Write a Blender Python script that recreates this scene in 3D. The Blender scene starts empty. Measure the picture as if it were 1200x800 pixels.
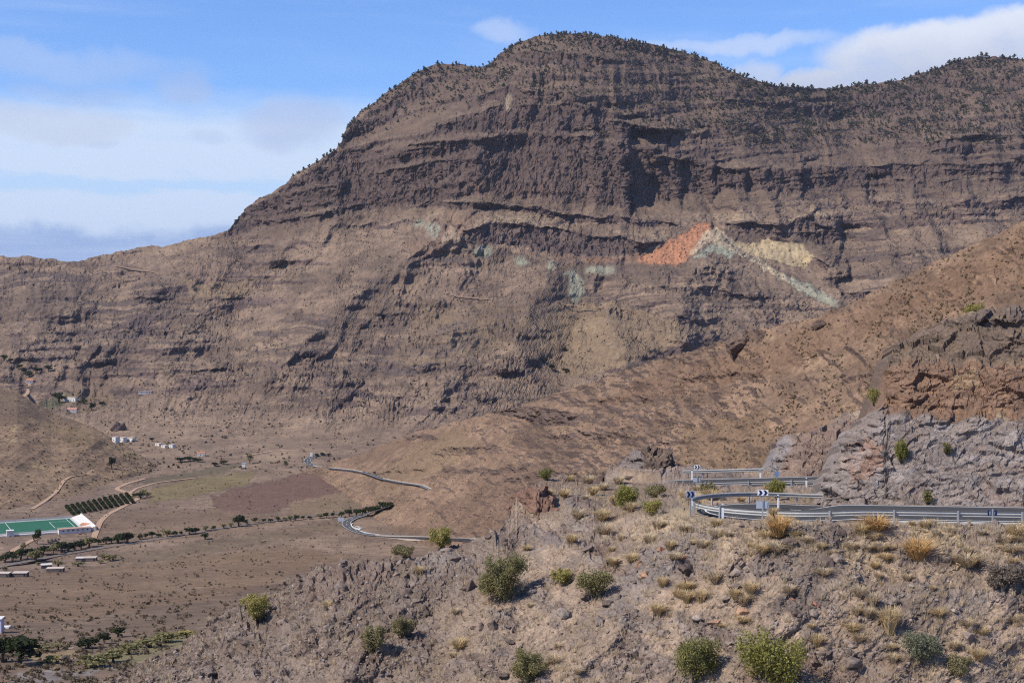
import bpy, bmesh, math, random
import numpy as np
from mathutils import Vector, Matrix

random.seed(7)
RNG = np.random.default_rng(11)
SC = bpy.context.scene
COL = SC.collection

# ------------------------------------------------------------------ camera, sky, sun, exposure
F = 1648.0                       # focal length in photo pixels (1200 wide)
PITCH = math.atan(55.0 / F)      # eye level sits at y = 345 of 800
cam = bpy.data.cameras.new('camera')
cam.sensor_width = 36.0
cam.lens = 36.0 * F / 1200.0
cam.clip_start = 0.5
cam.clip_end = 60000.0
cam_o = bpy.data.objects.new('camera', cam)
cam_o.location = (0, 0, 0)
cam_o.rotation_euler = (math.pi / 2 - PITCH, 0, 0)
COL.objects.link(cam_o)
SC.camera = cam_o

SUN_EL = math.radians(47)
SUN_AZ = math.radians(-117)      # clockwise from +Y (view direction): from the left, a little behind
SUN_STRENGTH = 4.7
SKY_STRENGTH = 0.11
HAZE_DENSITY = 0.000016

vs = SC.view_settings
vs.view_transform = 'Standard'
vs.look = 'None'
vs.exposure = 0.24
vs.gamma = 1.0
vs.use_curve_mapping = False
SC.cycles.use_denoising = False
SC.cycles.filter_width = 1.15
SC.cycles.max_bounces = 5
SC.cycles.diffuse_bounces = 2
SC.cycles.glossy_bounces = 2
SC.cycles.transmission_bounces = 2
SC.cycles.volume_bounces = 0
SC.cycles.transparent_max_bounces = 6
SC.cycles.caustics_reflective = False
SC.cycles.caustics_refractive = False

sun_dir = Vector((math.sin(SUN_AZ) * math.cos(SUN_EL), math.cos(SUN_AZ) * math.cos(SUN_EL), math.sin(SUN_EL)))
sl = bpy.data.lights.new('sun', 'SUN')
sl.energy = SUN_STRENGTH
sl.angle = math.radians(0.5)
sl.color = (1.0, 0.925, 0.81)
so = bpy.data.objects.new('sun', sl)
so.rotation_euler = (-sun_dir).to_track_quat('-Z', 'Y').to_euler()
so.location = (0, 0, 800)
COL.objects.link(so)


class NB:
    """small node builder"""
    def __init__(s, nt):
        s.nt = nt; s.nt.nodes.clear()

    def n(s, t, **kw):
        nd = s.nt.nodes.new(t)
        for k, v in kw.items():
            setattr(nd, k, v)
        return nd

    def l(s, a, b):
        s.nt.links.new(a, b)

    def put(s, sock, v):
        if isinstance(v, bpy.types.NodeSocket):
            s.l(v, sock)
        elif v is not None:
            try:
                sock.default_value = v
            except Exception:
                sock.default_value = (*v, 1.0) if len(v) == 3 else v

    def m(s, op, a, b=None, c=None, clamp=False):
        nd = s.n('ShaderNodeMath', operation=op); nd.use_clamp = clamp
        s.put(nd.inputs[0], a); s.put(nd.inputs[1], b)
        if c is not None:
            s.put(nd.inputs[2], c)
        return nd.outputs[0]

    def ss(s, v, lo, hi, a=0.0, b=1.0):
        nd = s.n('ShaderNodeMapRange', interpolation_type='SMOOTHSTEP')
        s.put(nd.inputs[0], v); s.put(nd.inputs[1], lo); s.put(nd.inputs[2], hi); s.put(nd.inputs[3], a); s.put(nd.inputs[4], b)
        return nd.outputs[0]

    def mix(s, f, a, b, bt='MIX'):
        nd = s.n('ShaderNodeMix', data_type='RGBA', blend_type=bt)
        s.put(nd.inputs[0], f)
        for i, v in ((6, a), (7, b)):
            if isinstance(v, (tuple, list)) and len(v) == 3:
                v = (*v, 1.0)
            s.put(nd.inputs[i], v)
        return nd.outputs[2]

    def noise(s, vec, scale, detail=4, rough=0.55, dist=0.0, out=0):
        nd = s.n('ShaderNodeTexNoise')
        if vec is not None:
            s.l(vec, nd.inputs['Vector'])
        nd.inputs['Scale'].default_value = scale
        nd.inputs['Detail'].default_value = detail
        nd.inputs['Roughness'].default_value = rough
        nd.inputs['Distortion'].default_value = dist
        return nd.outputs[out]

    def vor(s, vec, scale, feature='F1', out='Distance', rand=1.0):
        nd = s.n('ShaderNodeTexVoronoi', feature=feature)
        s.l(vec, nd.inputs['Vector'])
        nd.inputs['Scale'].default_value = scale
        nd.inputs['Randomness'].default_value = rand
        return nd.outputs[out]

    def scale(s, vec, sc):
        nd = s.n('ShaderNodeMapping'); s.l(vec, nd.inputs[0]); nd.inputs[3].default_value = sc
        return nd.outputs[0]

    def comb(s, x, y, z):
        nd = s.n('ShaderNodeCombineXYZ')
        for i, v in enumerate((x, y, z)):
            s.put(nd.inputs[i], v)
        return nd.outputs[0]


def sky_px(u, v):
    az = math.atan((u - 600) / F)
    el = math.atan((345 - v) / F * math.cos(az))
    return az * F, el * F


world = bpy.data.worlds.new('World')
SC.world = world
world.use_nodes = True
w = NB(world.node_tree)
tc = w.n('ShaderNodeTexCoord')
sky = w.n('ShaderNodeTexSky', sky_type='NISHITA')
sky.sun_disc = False
sky.sun_elevation = SUN_EL
sky.sun_rotation = SUN_AZ
sky.altitude = 450
sky.air_density = 1.0
sky.dust_density = 0.35
sky.ozone_density = 2.6
sep = w.n('ShaderNodeSeparateXYZ'); w.l(tc.outputs['Generated'], sep.inputs[0])
az = w.m('MULTIPLY', w.m('ARCTAN2', sep.outputs[0], sep.outputs[1]), F)
el = w.m('MULTIPLY', w.m('ARCSINE', sep.outputs[2]), F)
# warped sky coordinates in photo-pixel-sized angles
cv = w.comb(w.m('DIVIDE', az, 300), w.m('DIVIDE', el, 300), 0.0)
cvs = w.comb(w.m('DIVIDE', az, 900), w.m('DIVIDE', el, 110), 3.0)
nA = w.noise(cv, 1.6, 7, 0.6)
nB = w.noise(w.comb(w.m('DIVIDE', az, 300), w.m('DIVIDE', el, 300), 9.0), 1.6, 7, 0.6)
nS = w.noise(cvs, 1.3, 6, 0.62, 0.4)
nF = w.noise(w.comb(w.m('DIVIDE', az, 120), w.m('DIVIDE', el, 90), 5.0), 1.5, 6, 0.6)
wx = w.m('MULTIPLY', w.m('SUBTRACT', nA, 0.5), 150)
wy = w.m('MULTIPLY', w.m('SUBTRACT', nB, 0.5), 85)
U = w.m('ADD', az, wx); V = w.m('ADD', el, wy)


def blob(u, v, a, b, k=1.0, soft=0.75):
    U0, V0 = sky_px(u, v)
    q = w.m('ADD', w.m('POWER', w.m('ABSOLUTE', w.m('DIVIDE', w.m('SUBTRACT', U, U0), a)), 2),
            w.m('POWER', w.m('ABSOLUTE', w.m('DIVIDE', w.m('SUBTRACT', V, V0), b)), 2))
    return w.m('MULTIPLY', w.ss(q, 1.0 + soft * 0.5, 1.0 - soft, 0.0, 1.0), k)


def union(*bs):
    r = bs[0]
    for b in bs[1:]:
        r = w.m('MAXIMUM', r, b)
    return r


k = 0.90 / SKY_STRENGTH
tint = w.mix(1.0, sky.outputs[0], (0.71, 0.94, 1.36), 'MULTIPLY')
# high blue a touch deeper away from the horizon comes from the sky model; thin streaks first
streak = w.m('MULTIPLY', w.ss(nS, 0.42, 0.75), w.ss(el, 190, 270, 0.0, 0.32))
streak = w.m('MULTIPLY', streak, w.ss(el, 330, 520, 1.0, 0.25))
c1 = w.mix(streak, tint, tuple(x * k for x in (0.62, 0.74, 0.96)))
# broad white stratus deck low over the horizon
V2 = w.m('ADD', el, w.m('ADD', w.m('MULTIPLY', w.m('SUBTRACT', nS, 0.5), 90), w.m('MULTIPLY', w.m('SUBTRACT', nF, 0.5), 34)))
deck = w.m('MULTIPLY', w.ss(V2, 232, 178), w.ss(nS, 0.18, 0.46, 0.72, 1.0))
gap = w.m('MULTIPLY', w.ss(V2, 118, 128), w.ss(V2, 146, 136))
deck = w.m('MULTIPLY', deck, w.m('SUBTRACT', 1.0, w.m('MULTIPLY', gap, 0.45)))
c2 = w.mix(w.m('MULTIPLY', deck, 0.93), c1, tuple(x * k for x in (0.63, 0.75, 0.94)))
# bluish grey bank along the horizon
V3 = w.m('ADD', el, w.m('MULTIPLY', w.m('SUBTRACT', nA, 0.5), 60))
V3 = w.m('ADD', V3, w.m('MULTIPLY', w.m('SUBTRACT', nF, 0.5), 44))
bank = w.m('MULTIPLY', w.ss(V3, 86, 66), w.ss(nS, 0.34, 0.50, 0.45, 0.9))
c3 = w.mix(bank, c2, tuple(x * k for x in (0.275, 0.42, 0.745)))
# white cumulus and small grey puffs
white = union(blob(1120, 66, 150, 38, 1.0, 0.45), blob(1000, 94, 105, 22, 1.0, 0.45), blob(1210, 55, 110, 46, 1.0, 0.45), blob(880, 84, 42, 20, 0.75),
              blob(592, 44, 44, 14, 0.38, 1.0), blob(870, 48, 130, 9, 0.5, 1.0), blob(60, 70, 180, 20, 0.28, 1.0), blob(60, 140, 80, 24, .5))
c4 = w.mix(w.m('MULTIPLY', white, w.ss(nF, 0.2, 0.5, 0.72, 1.0)), c3,
           w.mix(w.ss(w.m('ADD', V, w.m('MULTIPLY', nF, 40)), 255, 330), tuple(x * k for x in (0.54, 0.60, 0.76)), tuple(x * k for x in (0.74, 0.80, 0.93))))
grey = union(blob(345, 140, 60, 32, 0.55, 0.8), blob(222, 96, 34, 15, 0.5, 1.0), blob(85, 103, 62, 11, 0.35, 1.0), blob(245, 153, 26, 9, 0.3, 1.0),
             blob(113, 163, 16, 6, 0.3, 1.0), blob(1010, 96, 120, 14, 0.25, 1.0))
c5 = w.mix(w.m('MULTIPLY', grey, w.ss(nF, 0.25, 0.5, 0.6, 1.0)), c4, tuple(x * k for x in (0.44, 0.53, 0.77)))
bg = w.n('ShaderNodeBackground'); w.l(c5, bg.inputs[0]); bg.inputs[1].default_value = SKY_STRENGTH
wo = w.n('ShaderNodeOutputWorld'); w.l(bg.outputs[0], wo.inputs[0])

# ------------------------------------------------------------------ numpy noise
_perm = RNG.permutation(256).astype(np.int32)
PERM = np.concatenate([_perm, _perm, _perm])
_g = RNG.normal(size=(256, 3)).astype(np.float32)
GRAD = _g / np.linalg.norm(_g, axis=1, keepdims=True)


def perlin(x, y, z=0.0):
    x, y, z = np.broadcast_arrays(np.asarray(x, np.float32), np.asarray(y, np.float32), np.asarray(z, np.float32))
    xf = np.floor(x); yf = np.floor(y); zf = np.floor(z)
    xi = xf.astype(np.int32) & 255; yi = yf.astype(np.int32) & 255; zi = zf.astype(np.int32) & 255
    x = x - xf; y = y - yf; z = z - zf
    fx = x * x * x * (x * (x * 6 - 15) + 10); fy = y * y * y * (y * (y * 6 - 15) + 10); fz = z * z * z * (z * (z * 6 - 15) + 10)
    out = 0
    for a in (0, 1):
        pa = PERM[xi + a]; wa = fx if a else 1 - fx
        for b in (0, 1):
            pb = PERM[pa + yi + b]; wb = wa * (fy if b else 1 - fy)
            for c in (0, 1):
                g = GRAD[PERM[pb + zi + c]]
                d = g[..., 0] * (x - a) + g[..., 1] * (y - b) + g[..., 2] * (z - c)
                out = out + d * wb * (fz if c else 1 - fz)
    return out * 1.5


def fbm(x, y, z=0.0, octv=4, gain=0.5, lac=2.03):
    s = 0; a = 1.0; f = 1.0
    for i in range(octv):
        s = s + a * perlin(x * f + 17.3 * i, y * f - 9.1 * i, np.asarray(z) * f + 3.7 * i)
        a *= gain; f *= lac
    return s


def ridged(x, y, z=0.0, octv=3, gain=0.5):
    s = 0; a = 1.0; f = 1.0
    for i in range(octv):
        s = s + a * (1 - 2 * np.abs(perlin(x * f + 5.1 * i, y * f + 8.3 * i, np.asarray(z) * f)))
        a *= gain; f *= 2.07
    return s


def worley(x, y, seed=0):
    """2D cellular: (F1, F2, id in 0..1)"""
    xi = np.floor(x).astype(np.int32); yi = np.floor(y).astype(np.int32)
    f1 = np.full(x.shape, 9.0, np.float32); f2 = f1.copy(); idn = np.zeros(x.shape, np.float32)
    for a in (-1, 0, 1):
        for b in (-1, 0, 1):
            h = PERM[PERM[(xi + a) & 255] + ((yi + b + seed) & 255)]
            g = GRAD[h]
            d = np.hypot(xi + a + 0.5 + 0.42 * g[..., 0] - x, yi + b + 0.5 + 0.42 * g[..., 1] - y).astype(np.float32)
            c = d < f1
            f2 = np.where(c, f1, np.minimum(f2, d))
            idn = np.where(c, h / 255.0, idn)
            f1 = np.where(c, d, f1)
    return f1, f2, idn


def facets(x, y, seed=0):
    """broken rock: every cell is a tilted plane of its own"""
    xi = np.floor(x).astype(np.int32); yi = np.floor(y).astype(np.int32)
    f1 = np.full(x.shape, 9.0, np.float32); out = np.zeros(x.shape, np.float32); f2 = f1.copy()
    for a in (-1, 0, 1):
        for b in (-1, 0, 1):
            h = PERM[PERM[(xi + a) & 255] + ((yi + b + seed) & 255)]
            g = GRAD[h]
            dx = x - (xi + a + 0.5 + 0.42 * g[..., 0]); dy = y - (yi + b + 0.5 + 0.42 * g[..., 1])
            d = np.hypot(dx, dy).astype(np.float32)
            c = d < f1
            g2 = GRAD[(h * 7 + 13) & 255]
            f2 = np.where(c, f1, np.minimum(f2, d))
            out = np.where(c, 0.5 * g2[..., 2] + 0.9 * g2[..., 0] * dx + 0.9 * g2[..., 1] * dy, out)
            f1 = np.where(c, d, f1)
    return out, f2 - f1


def sst(x, a, b):
    t = np.clip((x - a) / (b - a), 0, 1)
    return t * t * (3 - 2 * t)


def poly_i(pts, u):
    p = np.array(pts, float)
    return np.interp(u, p[:, 0], p[:, 1])


def P(u, v, d):
    u = np.asarray(u, float); v = np.asarray(v, float); d = np.asarray(d, float)
    fx = (u - 600) / F; fy = (400 - v) / F
    dy = math.cos(PITCH) + fy * math.sin(PITCH)
    dz = -math.sin(PITCH) + fy * math.cos(PITCH)
    s = d / dy
    return np.stack([fx * s, d + 0 * s, dz * s], -1)


def in_poly(U, V, pts):
    c = np.zeros(U.shape, bool)
    n = len(pts)
    for i in range(n):
        x0, y0 = pts[i]; x1, y1 = pts[(i + 1) % n]
        if y0 == y1:
            continue
        c ^= ((y0 > V) != (y1 > V)) & (U < (x1 - x0) * (V - y0) / (y1 - y0) + x0)
    return c


def blur(a, n=1):
    for _ in range(n):
        p = np.pad(a, 1, mode='edge')
        a = (p[:-2, 1:-1] + p[2:, 1:-1] + p[1:-1, :-2] + p[1:-1, 2:] + 2 * a) / 6
    return a


def box1(a, n, axis):
    for _ in range(2):
        a = np.moveaxis(a, axis, 0)
        q = np.concatenate([np.repeat(a[:1], n, 0), a, np.repeat(a[-1:], n, 0)], 0)
        c = np.cumsum(np.concatenate([np.zeros_like(q[:1]), q], 0), 0)
        a = (c[2 * n + 1:] - c[:-2 * n - 1]) / (2 * n + 1)
        a = np.moveaxis(a, 0, axis)
    return a


def declump(dev, nv, nu):
    """keep the local steps of a column-wise running sum, spread its drift sideways"""
    lo = box1(dev, nv, 0)
    return (dev - lo) + box1(lo, nu, 1)


def tbl(U, V, table):
    """depth table {u: [(v, d), ...]} -> log-linear interpolation, smooth across u"""
    us = sorted(table)
    vals = []
    for uu in us:
        p = np.array(sorted(table[uu]), float)
        vals.append(lambda v, p=p: np.interp(v, p[:, 0], np.log(p[:, 1])))
    out = np.zeros(U.shape)
    for i in range(len(us) - 1):
        m = (U >= us[i]) & (U < us[i + 1] if i < len(us) - 2 else U <= us[i + 1] + 1e-6)
        if not m.any():
            continue
        t = (U[m] - us[i]) / (us[i + 1] - us[i])
        t = t * t * (3 - 2 * t) * .5 + t * .5
        out[m] = vals[i](V[m]) * (1 - t) + vals[i + 1](V[m]) * t
    return np.exp(out)


def grid_normals(X):
    du = np.gradient(X, axis=1); dv = np.gradient(X, axis=0)
    n = np.cross(dv, du)
    n /= np.linalg.norm(n, axis=-1, keepdims=True) + 1e-9
    # face the camera
    s = np.sign(-(n * X).sum(-1, keepdims=True)); s[s == 0] = 1
    return n * s


def new_obj(name, me, mat=None, parent=None):
    o = bpy.data.objects.new(name, me)
    COL.objects.link(o)
    if mat is not None and me is not None:
        me.materials.clear(); me.materials.append(mat)
    if parent is not None:
        o.parent = parent
    return o


def mesh_np(name, verts, faces, smooth=False):
    """verts (N,3); faces (M,k) with constant k"""
    verts = np.asarray(verts, np.float32).reshape(-1, 3); faces = np.asarray(faces, np.int32)
    M, kk = faces.shape
    me = bpy.data.meshes.new(name)
    me.vertices.add(len(verts)); me.vertices.foreach_set('co', verts.ravel())
    me.loops.add(M * kk); me.loops.foreach_set('vertex_index', faces.ravel())
    me.polygons.add(M)
    me.polygons.foreach_set('loop_start', np.arange(0, M * kk, kk, dtype=np.int32))
    me.polygons.foreach_set('use_smooth', np.full(M, smooth, bool))
    me.update(calc_edges=True)
    return me


def grid_mesh(name, X, smooth=False):
    r, c = X.shape[:2]
    idx = np.arange(r * c).reshape(r, c)
    # upward/outward winding: rows go top -> bottom of the slope, columns left -> right
    f = np.stack([idx[1:, :-1], idx[1:, 1:], idx[:-1, 1:], idx[:-1, :-1]], -1).reshape(-1, 4)
    return mesh_np(name, X.reshape(-1, 3), f, smooth)


def set_attr(me, name, arr):
    a = np.asarray(arr, np.float32)
    if a.ndim == 2 and a.shape[1] == 4:
        at = me.attributes.new(name, 'FLOAT_COLOR', 'POINT'); at.data.foreach_set('color', a.ravel())
    else:
        at = me.attributes.new(name, 'FLOAT', 'POINT'); at.data.foreach_set('value', a.ravel())


class Surf:
    """keeps a displaced grid so that things can be set down on it by the place they show at"""
    def __init__(s, us, vt, vb, X, name=''):
        s.us = us; s.vt = vt; s.vb = vb; s.X = X; s.R = X.shape[0]

    def at(s, u, v):
        c = np.clip(np.interp(u, s.us, np.arange(len(s.us))), 0, len(s.us) - 1.001)
        vt = np.interp(u, s.us, s.vt); vb = np.interp(u, s.us, s.vb)
        r = np.clip((v - vt) / (vb - vt) * (s.R - 1), 0, s.R - 1.001)
        c0 = int(c); r0 = int(r); fc = c - c0; fr = r - r0
        X = s.X
        return Vector(((X[r0, c0] * (1 - fc) + X[r0, c0 + 1] * fc) * (1 - fr) + (X[r0 + 1, c0] * (1 - fc) + X[r0 + 1, c0 + 1] * fc) * fr).tolist())


def tag(o, label=None, cat=None, group=None, kind=None):
    if label: o['label'] = label
    if cat: o['category'] = cat
    if group: o['group'] = group
    if kind: o['kind'] = kind
    return o
# ------------------------------------------------------------------ materials
def mat_new(name):
    m = bpy.data.materials.new(name); m.use_nodes = True
    return m, NB(m.node_tree)


def finish(nb, col, rough=0.9, bump=None, bstr=0.5, bdist=1.0, spec=0.25, metal=0.0):
    b = nb.n('ShaderNodeBsdfPrincipled')
    nb.put(b.inputs['Base Color'], col if not (isinstance(col, tuple) and len(col) == 3) else (*col, 1))
    nb.put(b.inputs['Roughness'], rough)
    b.inputs['Specular IOR Level'].default_value = spec
    b.inputs['Metallic'].default_value = metal
    if bump is not None:
        bp = nb.n('ShaderNodeBump'); bp.inputs['Strength'].default_value = bstr; bp.inputs['Distance'].default_value = bdist
        nb.l(bump, bp.inputs['Height']); nb.l(bp.outputs[0], b.inputs['Normal'])
    o = nb.n('ShaderNodeOutputMaterial'); nb.l(b.outputs[0], o.inputs[0])
    return b


def attr(nb, name, out='Fac'):
    a = nb.n('ShaderNodeAttribute'); a.attribute_name = name
    return a.outputs[out]


def terrain_mat(name, s, soilA, soilB, rockA, rockB, vegc, grassc, veg_amt=0.5, bump=1.0, con=1.0):
    """s: metres of the finest grain that shows"""
    m, nb = mat_new(name)
    pos = nb.n('ShaderNodeNewGeometry').outputs['Position']
    big = nb.noise(pos, 0.012 / s * 1.2, 5, 0.6)
    med = nb.noise(pos, 0.07 / s, 6, 0.62)
    fine = nb.noise(pos, 0.45 / s, 5, 0.72)
    grit = nb.noise(pos, 1.5 / s, 3, 0.7)
    strat = nb.noise(nb.scale(pos, (0.25, 0.25, 2.2)), 0.10 / s, 5, 0.6)
    soil = nb.mix(nb.ss(big, 0.35, 0.65), soilA, soilB)
    soil = nb.mix(nb.ss(med, 0.30, 0.72), nb.mix(1.0, soil, (0.74, 0.73, 0.74), 'MULTIPLY'), nb.mix(1.0, soil, (1.22, 1.20, 1.15), 'MULTIPLY'))
    rock = nb.mix(nb.ss(strat, 0.35, 0.65), rockA, rockB)
    rmask = nb.ss(nb.m('ADD', attr(nb, 'rock'), nb.m('MULTIPLY', nb.m('SUBTRACT', med, 0.5), 0.7)), 0.30, 0.62)
    col = nb.mix(rmask, soil, rock)
    gm = nb.ss(nb.m('ADD', attr(nb, 'grass'), nb.m('MULTIPLY', nb.m('SUBTRACT', fine, 0.5), 1.6)), 0.45, 0.75)
    col = nb.mix(nb.m('MULTIPLY', gm, nb.m('SUBTRACT', 1.0, nb.m('MULTIPLY', rmask, 0.6))), col, grassc)
    # mineral / field colour with its own outline
    a = nb.n('ShaderNodeAttribute'); a.attribute_name = 'mineral'
    col = nb.mix(nb.m('MULTIPLY', a.outputs['Alpha'], nb.ss(fine, 0.15, 0.55, 0.75, 1.0)), col, a.outputs['Color'])
    # dark low shrubs too small to build one by one
    vo = nb.vor(pos, 0.30 / s)
    vs_ = nb.m('MULTIPLY', nb.ss(vo, 0.34, 0.18), nb.ss(med, 0.42, 0.60))
    col = nb.mix(nb.m('MULTIPLY', vs_, veg_amt), col, vegc)
    col = nb.mix(1.0, col, nb.mix(nb.ss(fine, 0.25, 0.75), (1 - 0.34 * con,) * 3, (1 + 0.34 * con,) * 3), 'MULTIPLY')
    col = nb.mix(1.0, col, nb.mix(nb.ss(grit, 0.25, 0.75), (1 - 0.26 * con,) * 3, (1 + 0.26 * con,) * 3), 'MULTIPLY')
    h = nb.m('ADD', nb.m('MULTIPLY', fine, 0.6), nb.m('MULTIPLY', med, 1.0))
    h = nb.m('ADD', h, nb.m('MULTIPLY', nb.m('MULTIPLY', strat, rmask), 0.8))
    finish(nb, col, 0.95, h if bump else None, bump, 2.2 * s, 0.12)
    return m


# ------------------------------------------------------------------ mountain, side valley and valley floor
SKYLINE = [(-200, 292), (-80, 297), (0, 300), (40, 302), (80, 305), (88, 307), (130, 297), (160, 291), (200, 287), (240, 278), (268, 270), (279, 255), (290, 243),
           (305, 233), (320, 226), (345, 206), (370, 190), (395, 174), (402, 160), (408, 148), (425, 130), (450, 111), (480, 90), (500, 79), (515, 74), (545, 76),
           (562, 81), (580, 69), (600, 54), (625, 43), (660, 39), (700, 41), (740, 48), (780, 55), (820, 66), (850, 81), (900, 99), (940, 103), (975, 105),
           (1010, 100), (1060, 93), (1090, 83), (1120, 71), (1150, 66), (1200, 69), (1280, 80), (1400, 96)]

DA = {
    -200: [(280, 3800), (300, 3600), (380, 3050), (470, 2500), (515, 1950), (545, 1650), (600, 1290), (660, 1020), (700, 720), (740, 540), (770, 450), (800, 390), (960, 230)],
    100: [(280, 3800), (300, 3600), (380, 3000), (470, 2450), (515, 1950), (545, 1650), (600, 1290), (660, 1020), (700, 720), (740, 540), (770, 450), (800, 390), (960, 230)],
    270: [(240, 3700), (270, 3600), (380, 2900), (470, 2300), (515, 1930), (545, 1680), (600, 1280), (660, 980), (700, 700), (740, 530), (770, 440), (800, 380), (960, 225)],
    400: [(120, 3850), (255, 3250), (350, 2750), (470, 2120), (520, 1840), (545, 1650), (600, 1270), (640, 1080), (660, 960), (700, 680), (740, 520), (770, 430), (800, 370), (960, 220)],
    550: [(60, 3950), (230, 3100), (350, 2550), (470, 2050), (520, 1800), (560, 1600), (600, 1300), (640, 1050), (700, 680), (800, 370), (960, 220)],
    700: [(30, 3950), (240, 3000), (350, 2530), (450, 2130), (520, 1850), (600, 1500), (960, 900)],
    850: [(60, 4100), (220, 3200), (350, 2600), (450, 2200), (600, 1600), (960, 900)],
    1000: [(80, 4400), (220, 3500), (350, 2750), (450, 2250), (600, 1600), (960, 900)],
    1400: [(50, 4600), (250, 3400), (350, 2800), (450, 2300), (600, 1600), (960, 900)],
}

us = np.arange(-130, 1331, 1.45)
nr = 440
vt = poly_i(SKYLINE, us) + 1.6 * fbm(us / 14, 0.3 + 0 * us, 1.5, 3)
vb = poly_i([(-200, 840), (560, 840), (680, 560), (760, 500), (1400, 450)], us)
T = np.linspace(0, 1, nr)[:, None]
# more rows high up, where the cliffs are
T = T * (0.72 + 0.28 * T)
UA = np.broadcast_to(us[None, :], (nr, len(us))).copy()
VA = vt[None, :] + (vb - vt)[None, :] * T
wu = UA + 9 * fbm(UA / 38, VA / 30, 2.2, 4)
wv = VA + 5.0 * fbm(UA / 30, VA / 24, 7.7, 4)

BANDS = [  # (top line, base line, steepness)
    ([(262, 268), (290, 246), (345, 212), (395, 180), (440, 176), (500, 168), (560, 162), (640, 156), (700, 166), (740, 172), (800, 190), (860, 196), (940, 196), (995, 198)],
     [(262, 273), (300, 268), (350, 261), (400, 256), (450, 246), (500, 237), (560, 228), (640, 234), (735, 244), (800, 229), (860, 222), (940, 225), (995, 214)], 1.0),
    ([(505, 146), (580, 128), (645, 123), (700, 128), (730, 142), (778, 151), (840, 158)],
     [(505, 152), (580, 150), (645, 154), (725, 160), (778, 165), (840, 165)], 0.95),
    ([(545, 112), (600, 104), (660, 111)], [(545, 118), (600, 118), (660, 121)], 0.8),
    ([(590, 63), (630, 61), (680, 66), (720, 70)], [(590, 70), (630, 76), (680, 78), (720, 78)], 0.9),
    ([(670, 46), (700, 46), (760, 54), (800, 66)], [(670, 50), (700, 54), (760, 64), (800, 74)], 0.9),
    ([(400, 168), (420, 140), (450, 122), (480, 106), (505, 96)], [(400, 176), (420, 160), (450, 146), (480, 128), (505, 108)], 0.95),
    ([(840, 117), (905, 121), (960, 124), (1107, 122)], [(840, 123), (905, 128), (960, 131), (1107, 129)], 0.9),
    ([(1080, 92), (1150, 94), (1350, 100)], [(1080, 97), (1150, 100), (1350, 108)], 0.8),
    ([(1130, 108), (1200, 110), (1350, 116)], [(1130, 115), (1200, 118), (1350, 124)], 0.8),
    ([(545, 268), (573, 262), (658, 270), (715, 281), (760, 284), (800, 280)], [(545, 276), (582, 287), (655, 298), (715, 302), (757, 299), (800, 286)], 1.0),
    ([(455, 240), (540, 236), (600, 243), (664, 250), (743, 258), (800, 262)], [(455, 247), (540, 243), (600, 249), (664, 258), (743, 266), (800, 267)], 0.95),
    ([(820, 254), (870, 262), (927, 264), (960, 248)], [(820, 260), (870, 274), (927, 279), (960, 258)], 1.0),
    ([(930, 262), (960, 264), (985, 268)], [(930, 276), (960, 288), (985, 280)], 1.0),
    ([(940, 298), (965, 308), (990, 318)], [(940, 310), (965, 330), (990, 334)], 1.0),
    ([(982, 338), (1000, 340), (1024, 342)], [(982, 350), (1000, 356), (1024, 350)], 1.0),
    ([(1000, 196), (1080, 190), (1140, 192), (1350, 186)], [(1000, 206), (1080, 216), (1140, 210), (1350, 214)], 0.9),
    ([(1085, 168), (1110, 162), (1136, 164)], [(1085, 180), (1110, 180), (1136, 180)], 0.95),
    ([(1020, 232), (1090, 240), (1200, 232), (1350, 240)], [(1020, 238), (1090, 256), (1200, 248), (1350, 254)], 0.85),
    ([(270, 262), (330, 252), (400, 232), (470, 214), (540, 206)], [(270, 266), (330, 260), (400, 246), (470, 228), (540, 214)], 0.7),
    ([(400, 262), (450, 262), (520, 258)], [(400, 267), (450, 268), (520, 263)], 0.6),
    # lower strata of the flanks
    ([(60, 352), (130, 350), (210, 349)], [(60, 355), (130, 355), (210, 352)], 0.62),
    ([(100, 388), (150, 386), (210, 388)], [(100, 392), (150, 393), (210, 391)], 0.62),
    ([(120, 331), (160, 330), (172, 332)], [(120, 334), (160, 337), (172, 336)], 0.62),
    ([(232, 350), (270, 350), (290, 352)], [(232, 354), (270, 355), (290, 354)], 0.62),
    ([(440, 370), (480, 366), (520, 372)], [(440, 376), (480, 379), (520, 376)], 0.62),
    ([(410, 403), (470, 400), (525, 401)], [(410, 407), (470, 410), (525, 407)], 0.62),
    ([(578, 367), (600, 369), (612, 373)], [(578, 369), (600, 375), (612, 375)], 0.62),
    ([(578, 376), (602, 378), (614, 384)], [(578, 381), (602, 386), (614, 387)], 0.62),
    ([(575, 387), (600, 390), (628, 396)], [(575, 391), (600, 398), (628, 399)], 0.62),
    ([(605, 420), (630, 422), (645, 430)], [(605, 424), (630, 432), (645, 433)], 0.62),
    ([(690, 358), (730, 362), (790, 374), (828, 380)], [(690, 364), (730, 374), (790, 382), (828, 383)], 0.62),
    ([(390, 422), (460, 424), (560, 430), (640, 440)], [(390, 427), (460, 432), (560, 437), (640, 446)], 0.62),
    ([(340, 416), (370, 414), (376, 418)], [(340, 418), (370, 422), (376, 421)], 0.62),
    ([(395, 482), (415, 482), (422, 485)], [(395, 486), (415, 489), (422, 487)], 0.62),
    ([(220, 432), (300, 434), (350, 436)], [(220, 436), (300, 440), (350, 440)], 0.62),
    ([(460, 462), (520, 466), (590, 466)], [(460, 465), (520, 470), (590, 469)], 0.7),
    ([(760, 318), (830, 312), (870, 318)], [(760, 326), (830, 322), (870, 326)], 0.6),
    ([(740, 338), (800, 334), (860, 345), (900, 352)], [(740, 344), (800, 342), (860, 352), (900, 358)], 0.6),
]
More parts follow.
